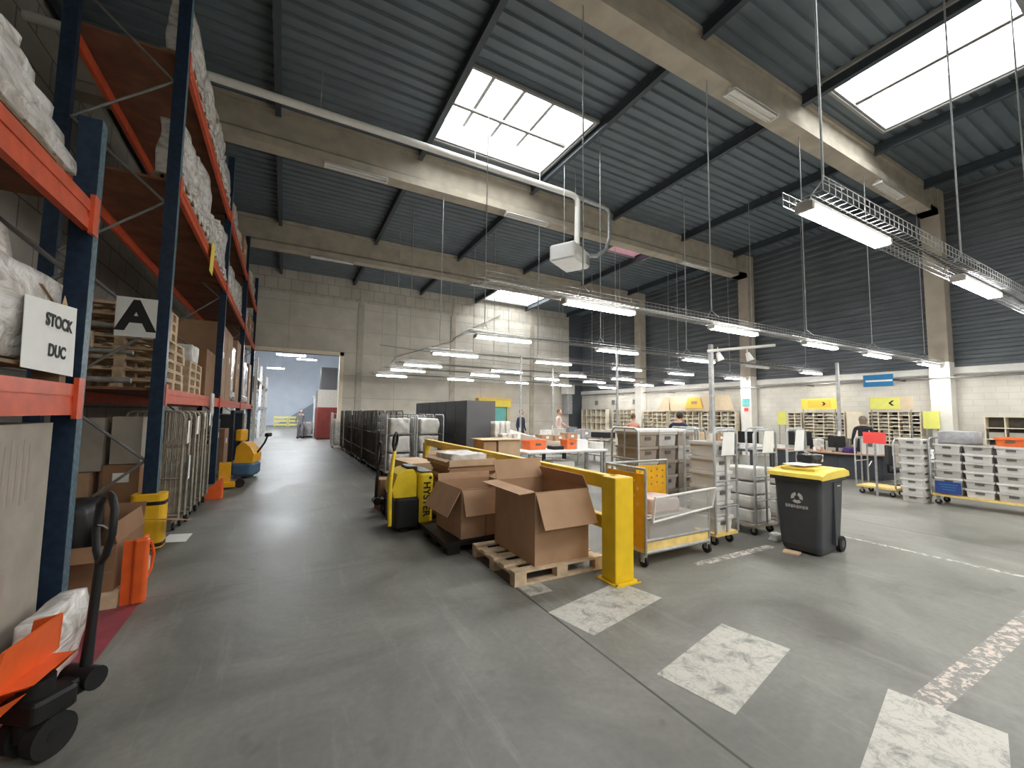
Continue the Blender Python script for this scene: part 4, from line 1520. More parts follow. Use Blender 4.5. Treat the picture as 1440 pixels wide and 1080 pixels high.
# ================================================================ ROLL CAGES
def roll_cage(label, loc, rz, w=.72, d=.80, h=1.78, tube_m='galv', wire_m='galv_dull', step=.1, group=None, base='galv_dull', shelves=()):
    t = thing('roll_cage', label, 'roll cage', loc, rz, group)
    for sx in (-1, 1):
        mb = MB()
        x = sx * w / 2
        mb.tube([(x, -d / 2, .16), (x, -d / 2, h - .08), (x, -d / 2 + .06, h), (x, d / 2 - .06, h), (x, d / 2, h - .08), (x, d / 2, .16)], .016, 6)
        mb.rod((x, -d / 2, .55), (x, d / 2, .55), .010, 5)
        mb.rod((x, -d / 2, 1.15), (x, d / 2, 1.15), .010, 5)
        k = 1
        while k * step < d:
            mb.rod((x, -d / 2 + k * step, .18), (x, -d / 2 + k * step, h), .005, 4)
            k += 1
        mb.build('side_frame', tube_m, t)
    mb = MB()
    for z in (.25, .6, 1.0, 1.4, h - .05):
        mb.rod((-w / 2, d / 2, z), (w / 2, d / 2, z), .008, 5)
    k = 1
    while k * step < w:
        mb.rod((-w / 2 + k * step, d / 2, .18), (-w / 2 + k * step, d / 2, h - .05), .005, 4)
        k += 1
    mb.build('back_frame', wire_m, t)
    mb = MB(); mb.bx(-w / 2, w / 2, -d / 2, d / 2, .14, .18); mb.build('base', base, t)
    for sx in (-1, 1):
        for sy in (-1, 1):
            mb = MB(); x, y = sx * (w / 2 - .06), sy * (d / 2 - .08)
            mb.rod((x - .014, y, .055), (x + .014, y, .055), .055, 10); mb.build('castor', 'rubber', t)
    return t


G = 'dark roll cages along the aisle'
roll_cage('pale wire roll cage at the far end of the dark aisle row', (2.42, 21.9, 0), 0, .76, .80, 1.70, 'crate_light', 'crate_light', .12, None)
o = MB().lump(-.30, .30, -.32, .32, 0, 1.2, .05, 4, 149, 8, .5).build('mail_sack', 'bag_white'); o.location = (2.42, 21.9, .185)
tag(o, 'white sack in the pale roll cage at the far end of the dark row', 'sack')
pc = None
for k in range(10):
    y = 12.75 + .84 * k
    lab = 'dark wire roll cage in the long aisle row, %s from the near end' % ORD[k]
    if pc is None:
        pc = roll_cage(lab, (2.72, y, 0), 0, .74, .80, 1.80, 'cage_dark', 'cage_dark', .09, G, 'cage_dark')
    else:
        copy_tree(pc, lab, (2.72 + .03 * (k % 3 - 1), y, 0))
pg = None
for k, (x, y) in enumerate(((2.80, 11.75), (3.62, 11.75), (3.62, 12.65), (3.62, 13.55))):
    lab = 'pale wire roll cage beside the dark row, %s from the near end' % ORD[k]
    if pg is None:
        pg = roll_cage(lab, (x, y, 0), 0, .76, .80, 1.70, 'galv', 'galv', .1, 'pale roll cages beside the dark row')
    else:
        copy_tree(pg, lab, (x, y, 0))
mm = ['cage_dark', 'dark_grey_and_shade', 'mailbag_grey', 'carton_grey', 'cage_dark', 'bag_white']
for k in range(10):
    y = 12.75 + .84 * k
    mb = MB(); mb.lump(-.27, .27, -.31, .31, 0, 1.05 + .5 * ((k * 7) % 5) / 5, .05, 4, 50 + k, 8, .4)
    o = mb.build('mail_sack', 'bag_white' if k == 9 else mm[(k * 5) % 5]); o.location = (2.72 + .03 * (k % 3 - 1), y, .185)
    tag(o, '%s sack filling the dark roll cage, %s cage from the near end' % ('white' if k == 9 else 'dark', ORD[k]), 'sack')
for k, (x, y) in enumerate(((2.80, 11.75), (3.62, 11.75), (3.62, 12.65), (3.62, 13.55))):
    for j in range(3):
        mb = MB(); mb.lump(-.28, .28, -.32, .32, 0, .44, .05, 5, 70 + k * 3 + j, 8, .6)
        o = mb.build('mail_sack', 'bag_white' if (j + k) % 2 == 0 else 'crate_light'); o.location = (x, y, .185 + .485 * j)
        tag(o, 'white sack in the %s pale roll cage, %s from its base' % (ORD[k], ORD[j]), 'sack')

# ================================================================ DARK CABINETS BEHIND THE BARRIER
for k in range(3):
    y0 = 10.3 + 1.62 * k
    t = thing('steel_cabinet', 'tall dark steel cabinet behind the barrier, %s of the three' % ['nearest', 'middle', 'farthest'][k], 'cabinet', (4.7, y0 + .8, 0))
    mb = MB(); mb.bx(-.42, .42, -.8, .8, .08, 2.1); mb.build('body', 'cabinet_side', t)
    for s in (0, 1):
        mb = MB(); mb.bx(-.44, -.42, -.79 + .8 * s, -.01 + .8 * s, .10, 2.08); d = mb.build('door', 'cabinet_dark', t)
        mb = MB(); mb.bx(-.455, -.44, -.04 + .05 * s if s == 0 else .02, -.02 + .06 * s, 1.0, 1.18); mb.build('handle', 'cage_dark', d)
    mb = MB(); mb.bx(-.40, .40, -.78, .78, 0, .08); mb.build('plinth', 'black_plastic', t)

# sloped chute with white parcels, right of the cabinets
t = thing('sorting_chute', 'pale sloping sorting chute on dark legs beside the steel cabinets', 'chute', (5.85, 9.62, 0))
mb = MB(); mb.slab([(-.6, -.5, 1.05), (.9, -.5, .80), (.9, .6, .95), (-.6, .6, 1.35)], .05); mb.slab([(-.6, -.5, 1.05), (.9, -.5, .80), (.9, -.52, .95), (-.6, -.52, 1.25)], .02); mb.build('slide', 'machine_beige', t)
mb = MB(); mb.bx(-1.1, -.6, -.5, .6, .9, 1.0); mb.build('feed_shelf', 'machine_beige', t)
for x, y in ((-1.05, -.45), (-1.05, .55), (.8, -.45), (.8, .55)):
    mb = MB(); mb.bx(x - .04, x + .04, y - .04, y + .04, 0, .80 if x > 0 else .9); mb.build('leg', 'cabinet_dark', t)
for k in range(6):
    x, y, z = 4.83 + .16 * (k % 3), 9.30 + .42 * (k // 3), 1.003
    mb = MB(); mb.lump(-.06, .06, -.14, .14, 0, .26 + .3 * (k // 3), .02, 8, 90 + k, 6, .7)
    o = mb.build('parcel', 'bag_white'); o.location = (x, y, z)
    tag(o, 'white bagged parcel on the sorting chute shelf, %s row, %s along' % (['front', 'back'][k // 3], ORD[k % 3]), 'parcel')

# booth with yellow hood and teal curtain on the back wall
t = thing('strip_door', 'teal strip curtain door under a yellow hood on the back wall', 'door', (11.85, 24.2, 0))
mb = MB()
for k in range(12):
    mb.bx(-.95 + .16 * k, -.80 + .16 * k, -.06 - .01 * (k % 2), -.05 - .01 * (k % 2), .02, 2.2)
mb.build('strip_curtain', 'teal_panel', t)
mb = MB(); mb.prism([(-1.15, -.35), (1.15, -.35), (1.15, .08), (-1.15, .08)], 2.2, 2.62); mb.build('hood', 'sign_yellow', t)
mb = MB(); mb.bx(-1.2, 1.2, -.38, .08, 2.62, 2.74); mb.build('hood_cap', 'sign_amber', t)
for s in (-1.08, 1.02):
    mb = MB(); mb.bx(s, s + .06, -.1, .08, 0, 2.2); mb.build('jamb_post', 'sign_yellow', t)

# ================================================================ TABLES
def table(label, loc, sx, sy, h, rz=0, top='white_top', leg='galv_dull', shelf=False, th=.05):
    t = thing('table', label, 'table', loc, rz)
    mb = MB(); mb.rbx(-sx / 2, sx / 2, -sy / 2, sy / 2, h - th, h, .02); mb.build('tabletop', top, t)
    for x in (-sx / 2 + .08, sx / 2 - .08):
        for y in (-sy / 2 + .06, sy / 2 - .06):
            mb = MB(); mb.bx(x - .025, x + .025, y - .025, y + .025, 0, h - th); mb.build('leg', leg, t)
    if shelf:
        mb = MB(); mb.bx(-sx / 2 + .06, sx / 2 - .06, -sy / 2 + .04, sy / 2 - .04, .30, .33); mb.build('shelf', leg, t)
    return t


table('long white work table behind the barrier', (6.0, 8.45, 0), 2.35, .85, .90)
table('packing bench with a wooden top behind the barrier', (4.25, 8.55, 0), 1.05, .8, .78, 0, 'desk_wood', shelf=True)
carton('brown carton standing on the packing bench, its left end', (3.98, 8.5, .782), (.30, .55, .36), 0, 'cardboard')
carton('large light brown carton standing on the packing bench', (4.45, 8.5, .782), (.55, .58, .38), 0, 'cardboard_light')
tag(MB().slab([(3.75, 8.15, 1.17), (4.75, 8.15, 1.17), (4.72, 8.85, 1.175), (3.78, 8.85, 1.175)], .012).build('cardboard_sheet', 'cardboard_light'), 'pale cardboard sheet laid over both cartons on the packing bench', 'cardboard')
carton('low carton under the near end of the white work table', (5.35, 8.4, 0), (.5, .5, .42), .1, 'cardboard_light')
carton('white carton on the floor under the white work table', (6.0, 8.5, 0), (.6, .5, .62), -.1, 'crate_light')


def crate_mb(sx, sy, sz):
    mb = MB()
    t = .012
    q = .92
    for (x0, x1, y0, y1) in ((-sx / 2, sx / 2, -sy / 2, -sy / 2 + t), (-sx / 2, sx / 2, sy / 2 - t, sy / 2),
                             (-sx / 2, -sx / 2 + t, -sy / 2 + t, sy / 2 - t), (sx / 2 - t, sx / 2, -sy / 2 + t, sy / 2 - t)):
        mb.add([(x0 * q, y0 * q, 0), (x1 * q, y0 * q, 0), (x1 * q, y1 * q, 0), (x0 * q, y1 * q, 0),
                (x0, y0, sz), (x1, y0, sz), (x1, y1, sz), (x0, y1, sz)],
               [(3, 2, 1, 0), (4, 5, 6, 7), (0, 1, 5, 4), (1, 2, 6, 5), (2, 3, 7, 6), (3, 0, 4, 7)])
    mb.bx(-sx / 2 * q, sx / 2 * q, -sy / 2 * q, sy / 2 * q, 0, .012)
    r = .014
    mb.bx(-sx / 2 - r, sx / 2 + r, -sy / 2 - r, -sy / 2, sz - .04, sz)
    mb.bx(-sx / 2 - r, sx / 2 + r, sy / 2, sy / 2 + r, sz - .04, sz)
    mb.bx(-sx / 2 - r, -sx / 2, -sy / 2, sy / 2, sz - .04, sz)
    mb.bx(sx / 2, sx / 2 + r, -sy / 2, sy / 2, sz - .04, sz)
    return mb


CR_P = {}


def crate(label, loc, s, m, rz=0, hold='-y', group=None):
    key = (s, m, hold)
    if key in CR_P:
        o = copy_tree(CR_P[key], label, loc, rz)
    else:
        o = crate_mb(*s).build('crate', m)
        sx, sy, sz = s
        w = .32
        if '-y' in hold:
            MB().bx(-sx * w / 2, sx * w / 2, -sy / 2 - .004, -sy / 2 + .02, sz * .45, sz * .68).build('hand_hold_shade', 'dark_grey_and_shade', o)  # dark block paints the shade inside the hand slot
        if '-x' in hold:
            MB().bx(-sx / 2 - .004, -sx / 2 + .02, -sy * w / 2, sy * w / 2, sz * .45, sz * .68).build('hand_hold_shade', 'dark_grey_and_shade', o)
        o.location = loc
        o.rotation_euler = (0, 0, rz)
        tag(o, label, 'crate')
        CR_P[key] = o
    if group:
        o['group'] = group
    elif 'group' in o:
        del o['group']
    return o


crate('red-orange crate on the white work table, at its near end', (5.35, 8.62, .902), (.5, .35, .22), 'crate_orange', .1)
crate('small orange crate in the middle of the white work table', (6.25, 8.45, .902), (.28, .3, .24), 'crate_orange')
carton('white carton on the white work table beside the small orange crate', (6.62, 8.5, .902), (.34, .3, .22), 0, 'white_top')
carton('grey flat carton at the far end of the white work table', (7.0, 8.4, .902), (.26, .5, .16), 0, 'crate_light')
tag(MB().rbx(5.72, 6.02, 8.3, 8.62, .902, .99, .02).build('black_tray', 'black_plastic'), 'black tray on the white work table between the orange crates', 'tray')
table('grey sorting table in the background by the slim pole', (10.2, 14.6, 0), 2.2, .8, .85, 0, 'crate_light')
table('beige sorting table in front of the pigeonhole racks', (11.2, 9.6, 0), 1.8, .7, .82, 0, 'beige_light')
carton('flat grey mail tray on the beige sorting table', (11.0, 9.6, .822), (.6, .4, .18), 0, 'crate_grey')
carton('white mail tray on the beige sorting table', (11.6, 9.6, .822), (.4, .4, .22), 0, 'white_top')
for k, (x, y) in enumerate(((9.7, 14.6), (10.3, 14.6), (10.9, 14.6))):
    carton('%s mail box on the grey sorting table' % ['left white', 'grey middle', 'right blue-grey'][k], (x, y, .852), (.4, .45, .25 + .06 * k), 0, ['white_top', 'crate_grey', 'cloth_slate'][k])
# low shelf trolley near the table's right end
t = thing('shelf_trolley', 'low grey shelf trolley behind the barrier beside the white table', 'trolley', (8.0, 8.9, 0))
for x in (-.55, .55):
    for y in (-.3, .3):
        mb = MB(); mb.bx(x - .025, x + .025, y - .025, y + .025, .1, 1.15); mb.build('post', 'galv', t)
        mb = MB(); mb.rod((x - .015, y, .05), (x + .015, y, .05), .05, 10); mb.build('castor', 'rubber', t)
for z in (.2, .65, 1.1):
    mb = MB(); mb.bx(-.55, .55, -.3, .3, z, z + .03); mb.build('shelf', 'galv_dull', t)
tag(MB().bx(7.55, 8.0, 8.65, 9.15, 1.132, 1.28).build('black_tray', 'black_plastic'), 'black tray on top of the low shelf trolley', 'tray')
tag(MB().lump(8.05, 8.5, 8.65, 9.15, 1.132, 1.36, .03, 6, 8, 8, .6).build('parcel', 'bag_white'), 'white parcel on top of the low shelf trolley', 'parcel')

# more mail about the work floor
rg = random.Random(3)
spots = [((8.3, 11.9, 0), (1.6, .7, .85)), ((10.0, 12.6, 0), (1.8, .7, .85)), ((12.6, 11.6, 0), (1.8, .7, .85)), ((13.2, 9.3, 0), (1.8, .7, .85))]
for k, (p, s) in enumerate(spots):
    table('pale mail table on the work floor, %s from the dark cabinets' % ORD[k], p, s[0], s[1], s[2], 0, ['crate_light', 'beige_light', 'crate_light', 'machine_beige'][k], shelf=True)
    for j in range(3):
        h = .16 + .22 * rg.random()
        m = rg.choice(['crate_light', 'cardboard_light', 'white_top', 'mailbag_grey', 'cardboard', 'cloth_slate'])
        nmx = {'crate_light': 'pale grey', 'cardboard_light': 'light brown', 'white_top': 'white', 'mailbag_grey': 'dark grey', 'cardboard': 'brown', 'cloth_slate': 'slate'}[m]
        carton('%s mail box on the %s pale mail table, %s from its left' % (nmx, ORD[k], ORD[j]), (p[0] - .52 + .52 * j, p[1], s[2] + .002), (.42, .45, h), 0, m, (.12, .08, h * .6), '-y')

# ================================================================ PLEXI-FRONT MAIL CART
t = thing('mail_cart', 'silver framed mail cart with clear front and amber panels beside the barrier post', 'cart', (4.30, 3.88, 0))
W2, D2 = .56, .33
for sx in (-1, 1):
    for sy in (-1, 1):
        x, y = sx * W2, sy * D2
        h = 1.12 if sx < 0 else (.80 if sy < 0 else 1.12)
        mb = MB(); mb.rod((x, y, .14), (x, y, h), .018, 8); mb.build('post', 'galv', t)
        mb = MB(); mb.rod((x - .016, y * .9, .06), (x + .016, y * .9, .06), .06, 12); mb.build('castor', 'rubber', t)
        mb = MB(); mb.bx(x - .03, x + .03, y * .9 - .025, y * .9 + .025, .06, .15); mb.build('castor_fork', 'galv', t)
mb = MB(); mb.bx(-W2, W2, -D2, D2, .15, .20); mb.bx(-W2 + .02, W2 - .02, -D2, -D2 + .015, .20, .29); mb.build('deck', 'base_yellow', t)
mb = MB()
mb.rod((-W2, -D2, .165), (W2, -D2, .165), .022); mb.rod((-W2, -D2, .30), (W2, -D2, .30), .018)
mb.rod((-W2, -D2, .55), (W2, -D2, .57), .014)
mb.rod((-W2, D2, 1.12), (W2, D2, 1.12), .018); mb.rod((-W2, -D2, 1.12), (-W2, D2, 1.12), .018)
mb.build('frame_rail', 'galv', t)
m_, n_, l_, b_ = nm('clear_plastic')
b_.inputs['Base Color'].default_value = (0.55, 0.55, 0.54, 1); b_.inputs['Roughness'].default_value = 0.2; b_.inputs['Alpha'].default_value = 0.30
MATS['clear_plastic'] = m_
mb = MB(); mb.slab([(-W2 + .05, -D2 - .05, .52), (W2 - .01, -D2 - .05, .60), (W2 + .02, -D2 - .09, .84), (-W2 + .06, -D2 - .09, .80)], .012)
p = mb.build('clear_front_flap', 'clear_plastic', t)
mb = MB()
mb.rod((-W2 + .05, -D2 - .06, .52), (W2 - .01, -D2 - .06, .60), .014, 6); mb.rod((-W2 + .06, -D2 - .09, .80), (W2 + .02, -D2 - .09, .84), .016, 6)
mb.rod((-W2 + .05, -D2 - .06, .52), (-W2 + .06, -D2 - .09, .80), .014, 6); mb.rod((W2 - .01, -D2 - .06, .60), (W2 + .02, -D2 - .09, .84), .014, 6)
mb.build('flap_rim', 'crate_light', p)
mb = MB(); mb.slab([(-W2 + .02, -D2 - .01, .30), (W2 - .02, -D2 - .01, .30), (W2 - .02, -D2 - .01, .53), (-W2 + .02, -D2 - .01, .53)], .006); mb.build('lower_front', 'clear_plastic', t)


def holed_panel(y0, y1, z0, z1, x):
    """Amber panel in the y-z plane; its round holes are discs laid on later."""
    mb = MB()
    mb.bx(x - .006, x + .006, y0, y1, z0, z1)
    return mb


p = holed_panel(-D2 + .02, D2 - .02, .20, 1.06, -W2).build('side_panel', 'amber_panel', t)
mb = MB()
for i in range(3):
    for j in range(4):
        yy, zz = -D2 + .12 + .2 * i + .06 * (j % 2), .70 + .09 * j
        mb.rod((-W2 - .008, yy, zz), (-W2 + .008, yy, zz), .018, 8)
mb.build('panel_hole_disc', 'bag_white', p)  # pale discs paint the brightness seen through the holes
mb = MB(); mb.bx(-.05, W2 - .03, D2 - .012, D2, .62, 1.06); p = mb.build('back_panel', 'amber_panel', t)
mb = MB()
for i in range(5):
    for j in range(3):
        xx, zz = .02 + .11 * i, .80 + .09 * j + .02 * (i % 2)
        mb.rod((xx, D2 - .014, zz), (xx, D2 - .006, zz), .014, 8)
mb.build('panel_hole_disc', 'wood_dark', p)  # dark discs stand in for holes in the back panel
carton('brown carton inside the clear-fronted mail cart', (4.30, 3.86, .203), (.8, .45, .34), 0, 'crate_brown')
tag(MB().lump(4.0, 4.5, 3.7, 4.1, .545, .72, .03, 6, 12, 8, .6).build('parcel', 'cloth_pale'), 'pinkish parcel behind the clear flap of the mail cart', 'parcel')

# ================================================================ CRATE TROLLEYS
def trolley(label, loc, sx, sy, h, base='base_yellow', rz=0, ends='x', bars=2, pm='galv', tray_z=.17):
    t = thing('crate_trolley', label, 'trolley', loc, rz)
    mb = MB(); mb.bx(-sx / 2, sx / 2, -sy / 2, sy / 2, tray_z - .04, tray_z); mb.build('deck', base, t)
    for s in (-1, 1):
        mb = MB()
        if ends == 'x':
            mb.tube([(s * sx / 2, -sy / 2, tray_z), (s * sx / 2, -sy / 2, h - .06), (s * sx / 2, -sy / 2 + .06, h), (s * sx / 2, sy / 2 - .06, h), (s * sx / 2, sy / 2, h - .06), (s * sx / 2, sy / 2, tray_z)], .018, 8)
            for k in range(bars):
                z = tray_z + (h - tray_z) * (k + 1) / (bars + 1)
                mb.rod((s * sx / 2, -sy / 2, z), (s * sx / 2, sy / 2, z), .012, 6)
            mb.rod((s * sx / 2, 0, tray_z), (s * sx / 2, 0, h), .012, 6)
        else:
            mb.tube([(-sx / 2, s * sy / 2, tray_z), (-sx / 2, s * sy / 2, h - .06), (-sx / 2 + .06, s * sy / 2, h), (sx / 2 - .06, s * sy / 2, h), (sx / 2, s * sy / 2, h - .06), (sx / 2, s * sy / 2, tray_z)], .018, 8)
            for k in range(bars):
                z = tray_z + (h - tray_z) * (k + 1) / (bars + 1)
                mb.rod((-sx / 2, s * sy / 2, z), (sx / 2, s * sy / 2, z), .012, 6)
            mb.rod((0, s * sy / 2, tray_z), (0, s * sy / 2, h), .016, 6)
        mb.build('end_frame', pm, t)
    for x in (-sx / 2 + .08, sx / 2 - .08):
        for y in (-sy / 2 + .08, sy / 2 - .08):
            mb = MB(); mb.rod((x - .016, y, .055), (x + .016, y, .055), .055, 12); mb.build('castor', 'rubber', t)
            mb = MB(); mb.bx(x - .03, x + .03, y - .02, y + .02, .05, tray_z - .04); mb.build('castor_fork', 'galv_dull', t)
    return t


# behind the mail cart: three columns of brown-grey crates
trolley('long crate trolley with three stacks of brown-grey crates behind the mail cart', (5.30, 4.80, 0), 1.36, .56, 1.56, ends='x', pm='galv')
for c in range(3):
    for k in range(6):
        crate('brown-grey crate behind the mail cart, %s stack, %s from the bottom' % (['left', 'middle', 'right'][c], ORD[k]), (4.87 + .43 * c, 4.80, .172 + .222 * k), (.38, .48, .22), 'crate_brown' if (k + c) % 3 else 'crate_grey')
    o = MB().bx(-.2, .2, -.26, .26, 0, .035).build('plastic_sheet', 'paper'); o.location = (4.87 + .43 * c, 4.80, .172 + .222 * 6)
    tag(o, 'white plastic sheet on the %s stack of brown-grey crates' % ['left', 'middle', 'right'][c], 'sheet')


def paper_sign(label, x, y, z, w, h, lean=.03):
    o = MB().slab([(x - w / 2, y, z), (x + w / 2, y, z), (x + w / 2 - .02, y - lean, z + h), (x - w / 2 + .02, y - lean, z + h)], .004).build('paper_sign', 'paper')
    return tag(o, label, 'sign')


# narrow trolleys with white sheets, between the cart and the bin
trolley('tall narrow crate trolley with a white sheet beside the mail cart', (5.40, 3.90, 0), .48, .48, 1.56, ends='y', bars=3)
for c in range(1):
    for k in range(6):
        crate('pale crate on the narrow trolley beside the mail cart, %s from the bottom' % ORD[k], (5.40, 3.90, .172 + .205 * k), (.38, .38, .20), 'crate_light')
paper_sign('white sheet hung on the narrow trolley beside the mail cart', 5.40, 3.63, 1.22, .28, .32)
trolley('grey roll trolley with white sheet and sacks, left of the bin', (6.40, 4.02, 0), .56, .66, 1.56, 'crate_brown', ends='y', bars=3)
for k in range(4):
    o = MB().lump(-.22, .22, -.27, .27, 0, .19, .02, 6, 110 + k, 8, .5).build('mail_sack', 'bag_white' if k % 2 else 'crate_light'); o.location = (6.40, 4.02, .172 + .206 * k)
    tag(o, 'pale sack on the roll trolley left of the bin, %s from the bottom' % ORD[k], 'sack')
paper_sign('white sheet hung on the roll trolley left of the bin', 6.40, 3.655, 1.22, .28, .33)
trolley('grey roll trolley with white sheet directly behind the bin', (7.32, 4.05, 0), .56, .66, 1.56, 'crate_brown', ends='y', bars=3)
for k in range(3):
    o = MB().lump(-.21, .21, -.26, .26, 0, .225, .02, 6, 120 + k, 8, .5).build('mail_sack', 'bag_white'); o.location = (7.32, 4.05, .172 + .245 * k)
    tag(o, 'white sack on the trolley directly behind the bin, %s from the bottom' % ORD[k], 'sack')
paper_sign('white sheet hung on the trolley directly behind the bin', 7.32, 3.685, 1.22, .28, .33)
carton('tall white carton standing between the two white-sheeted trolleys', (6.5, 5.0, 0), (.35, .4, 1.2), 0, 'crate_light')

# ================================================================ THE BIN
t = thing('wheelie_bin', 'dark grey wheelie bin with a yellow lid on the open floor', 'bin', (6.24, 3.04, 0), math.radians(4))
mb = MB()
rings = [(.03, -.28, .29, .22), (.10, -.30, .315, .235), (.55, -.325, .335, .26), (.90, -.345, .35, .275), (.985, -.36, .36, .285)]
N = 0
vs, fs = [], []
for z, xa, xb, hy in rings:
    r = .05
    ring = []
    for cx, cy, a0 in ((xb - r, hy - r, 0), (xa + r, hy - r, 90), (xa + r, -hy + r, 180), (xb - r, -hy + r, 270)):
        for i in range(5):
            a = math.radians(a0 + 22.5 * i)
            ring.append((cx + r * math.cos(a), cy + r * math.sin(a), z))
    N = len(ring)
    vs += ring
for k in range(len(rings) - 1):
    for i in range(N):
        j = (i + 1) % N
        fs.append((k * N + i, k * N + j, (k + 1) * N + j, (k + 1) * N + i))
fs.append(tuple(range(N - 1, -1, -1)))
fs.append(tuple(range((len(rings) - 1) * N, len(rings) * N)))
mb.add(vs, fs, False)
mb.bx(-.37, .37, -.30, -.28, .93, .985); mb.bx(-.37, .37, .28, .30, .93, .985); mb.bx(-.385, -.355, -.30, .30, .93, .985)
mb.bx(.02, .06, -.285, -.245, .12, .93)
mb.build('body', 'bin_grey', t)
mb = MB()
lid = [(-.42, .97), (-.41, 1.02), (-.28, 1.055), (.05, 1.075), (.30, 1.075), (.40, 1.05), (.42, 1.0), (.40, .985)]
n = len(lid)
vs = []
for y, q in ((-.325, 0), (-.30, .012), (.30, .012), (.325, 0)):
    vs += [(x * (1 if q else .985), y, z + q) for x, z in lid]
fs = [(k * n + i, k * n + (i + 1) % n, (k + 1) * n + (i + 1) % n, (k + 1) * n + i) for k in range(3) for i in range(n)]
fs += [tuple(range(n - 1, -1, -1)), tuple(range(3 * n, 4 * n))]
mb.add(vs, fs)
mb.bx(-.30, .25, -.20, .20, 1.07, 1.095)
ld = mb.build('lid', 'bin_yellow', t)
mb = MB(); mb.rod((.42, -.22, 1.0), (.42, .22, 1.0), .018, 8); mb.rod((.36, -.22, .97), (.42, -.22, 1.0), .018, 8); mb.rod((.36, .22, .97), (.42, .22, 1.0), .018, 8); mb.build('handle', 'bin_grey', t)
for s in (-.24, .24):
    mb = MB(); mb.rod((.27, s - .03, .10), (.27, s + .03, .10), .10, 20); w = mb.build('wheel', 'rubber', t)
    mb = MB(); mb.rod((.27, s - .033, .10), (.27, s + .033, .10), .05, 14); mb.build('wheel_hub', 'bin_grey', w)
# pale emblem and worn lettering on the front
mb = MB()
for k in range(3):
    a = math.radians(90 + 120 * k)
    for i in range(5):
        b0, b1 = a + .22 + i * .32, a + .22 + (i + 1) * .32 - (.0 if i < 4 else .0)
        pts = [(math.cos(b0) * .07, math.sin(b0) * .07), (math.cos(b1) * .07, math.sin(b1) * .07), (math.cos(b1) * .032, math.sin(b1) * .032), (math.cos(b0) * .032, math.sin(b0) * .032)]
        mb.slab([(-.3375 - .0012 * (z * 4), -p_, .71 + z) for p_, z in pts], .004)
mb.build('emblem', 'crate_grey', t)
mb = MB()
for k, (y0, y1) in enumerate(((.14, .115), (.108, .086), (.078, .05), (.044, .02), (.012, -.016), (-.022, -.05), (-.058, -.084), (-.092, -.12))):
    mb.bx(-.334, -.3245, y1, y0, .575 + .005 * (k % 2), .615)
mb.build('worn_lettering', 'mailbag_grey', t)
mb = MB(); mb.bx(.10, .20, -.291, -.2895, .86, .875); mb.build('moulded_mark', 'crate_grey', t)
tag(MB().slab([(5.95, 2.95, 1.122), (6.35, 2.92, 1.122), (6.42, 3.18, 1.13), (5.98, 3.22, 1.125)], .006).build('paper_sheet', 'paper'), 'white paper lying on the yellow bin lid', 'paper')
t = thing('crumpled_bag', 'black and white crumpled wrapper lying on the bin lid', 'wrapper', (6.42, 3.1, 1.142))
mb = MB(); mb.lump(-.14, .12, -.10, .10, 0, .10, .03, 12, 5, 8, .7); mb.build('wrapper', 'black_plastic', t)
mb = MB(); mb.slab([(-.12, -.02, .14), (.16, -.06, .06), (.17, -.02, .065), (-.11, .02, .145)], .006); mb.lump(.06, .20, -.08, .06, .0, .10, .02, 12, 6, 6, .7); mb.build('white_strip', 'paper', t)
tag(MB().slab([(5.72, 3.12, .003), (5.80, 2.98, .003), (5.93, 3.0, .003), (5.88, 3.18, .003)], .02).build('paper_scrap', 'cardboard_light'), 'small pale scrap lying at the foot of the bin', 'scrap')
tag(MB().lump(6.15, 6.34, 3.42, 3.55, .0, .10, .03, 12, 9, 6, .7).build('paper_scrap', 'paper'), 'crumpled white scrap on the floor behind the bin', 'scrap')

# ================================================================ RIGHT-HAND SIDE
# big yellow-based trolley with three stacks of grey crates
trolley('long yellow-based trolley loaded with three stacks of grey crates', (12.25, 2.78, 0), .62, 1.40, 1.36, ends='y', bars=4, tray_z=.22)
for c in range(3):
    for k in range(6 if c != 2 else 6):
        crate('grey crate on the long yellow-based trolley, %s stack, %s from the bottom' % (['left', 'middle', 'right'][c], ORD[k]), (12.22, 3.22 - .43 * c, .222 + .172 * k), (.52, .38, .17), 'crate_light' if (k + c) % 2 else 'crate_grey', 0, '-x')
crate('orange crate topping the right stack on the long yellow-based trolley', (12.22, 3.22 - .86, .222 + .172 * 6), (.52, .38, .17), 'crate_orange', 0, '-x')
o = MB().bx(-.012, 0, -.19, .19, 0, .24).build('navy_board', 'navy_sign'); o.location = (11.915, 3.22, .25)
tag(o, 'dark blue board at the foot of the left crate stack', 'sign')
for k in range(3):
    MB().bx(-.014, -.011, -.14 + .02 * k, .14 - .03 * k, .17 - .05 * k, .185 - .05 * k).build('faint_line', 'blue_sign', o)
mb = MB(); mb.lump(-.24, .24, -.30, .26, 0, .26, .03, 4, 41, 10, .9)
o = mb.build('grey_sack', 'mailbag_grey'); o.location = (12.25, 3.12, .222 + .172 * 6 + .002)
tag(o, 'grey sack lying on top of the left crate stack', 'sack')
# free stack of crates
for k in range(8):
    crate('pale crate in the free-standing stack left of the long trolley, %s from the floor' % ORD[k], (11.98, 3.72, .002 + .166 * k), (.5, .34, .165), 'crate_light' if k % 3 else 'crate_grey', 0, '-x-y')
# trolley with the red sign
trolley('yellow-based roll trolley with a red sign, near the desk', (12.25, 4.42, 0), .62, .72, 1.30, ends='y', bars=1, tray_z=.2)
o = MB().slab([(11.92, 4.18, 1.18), (11.92, 4.60, 1.18), (11.92, 4.60, 1.44), (11.92, 4.18, 1.44)][::-1], .012).build('red_sign', 'red_sign')
tag(o, 'bright red blank sign on the roll trolley near the desk', 'sign')
MB().bx(11.90, 11.92, 4.36, 4.40, .0, 1.20).build('sign_post', 'galv', o)

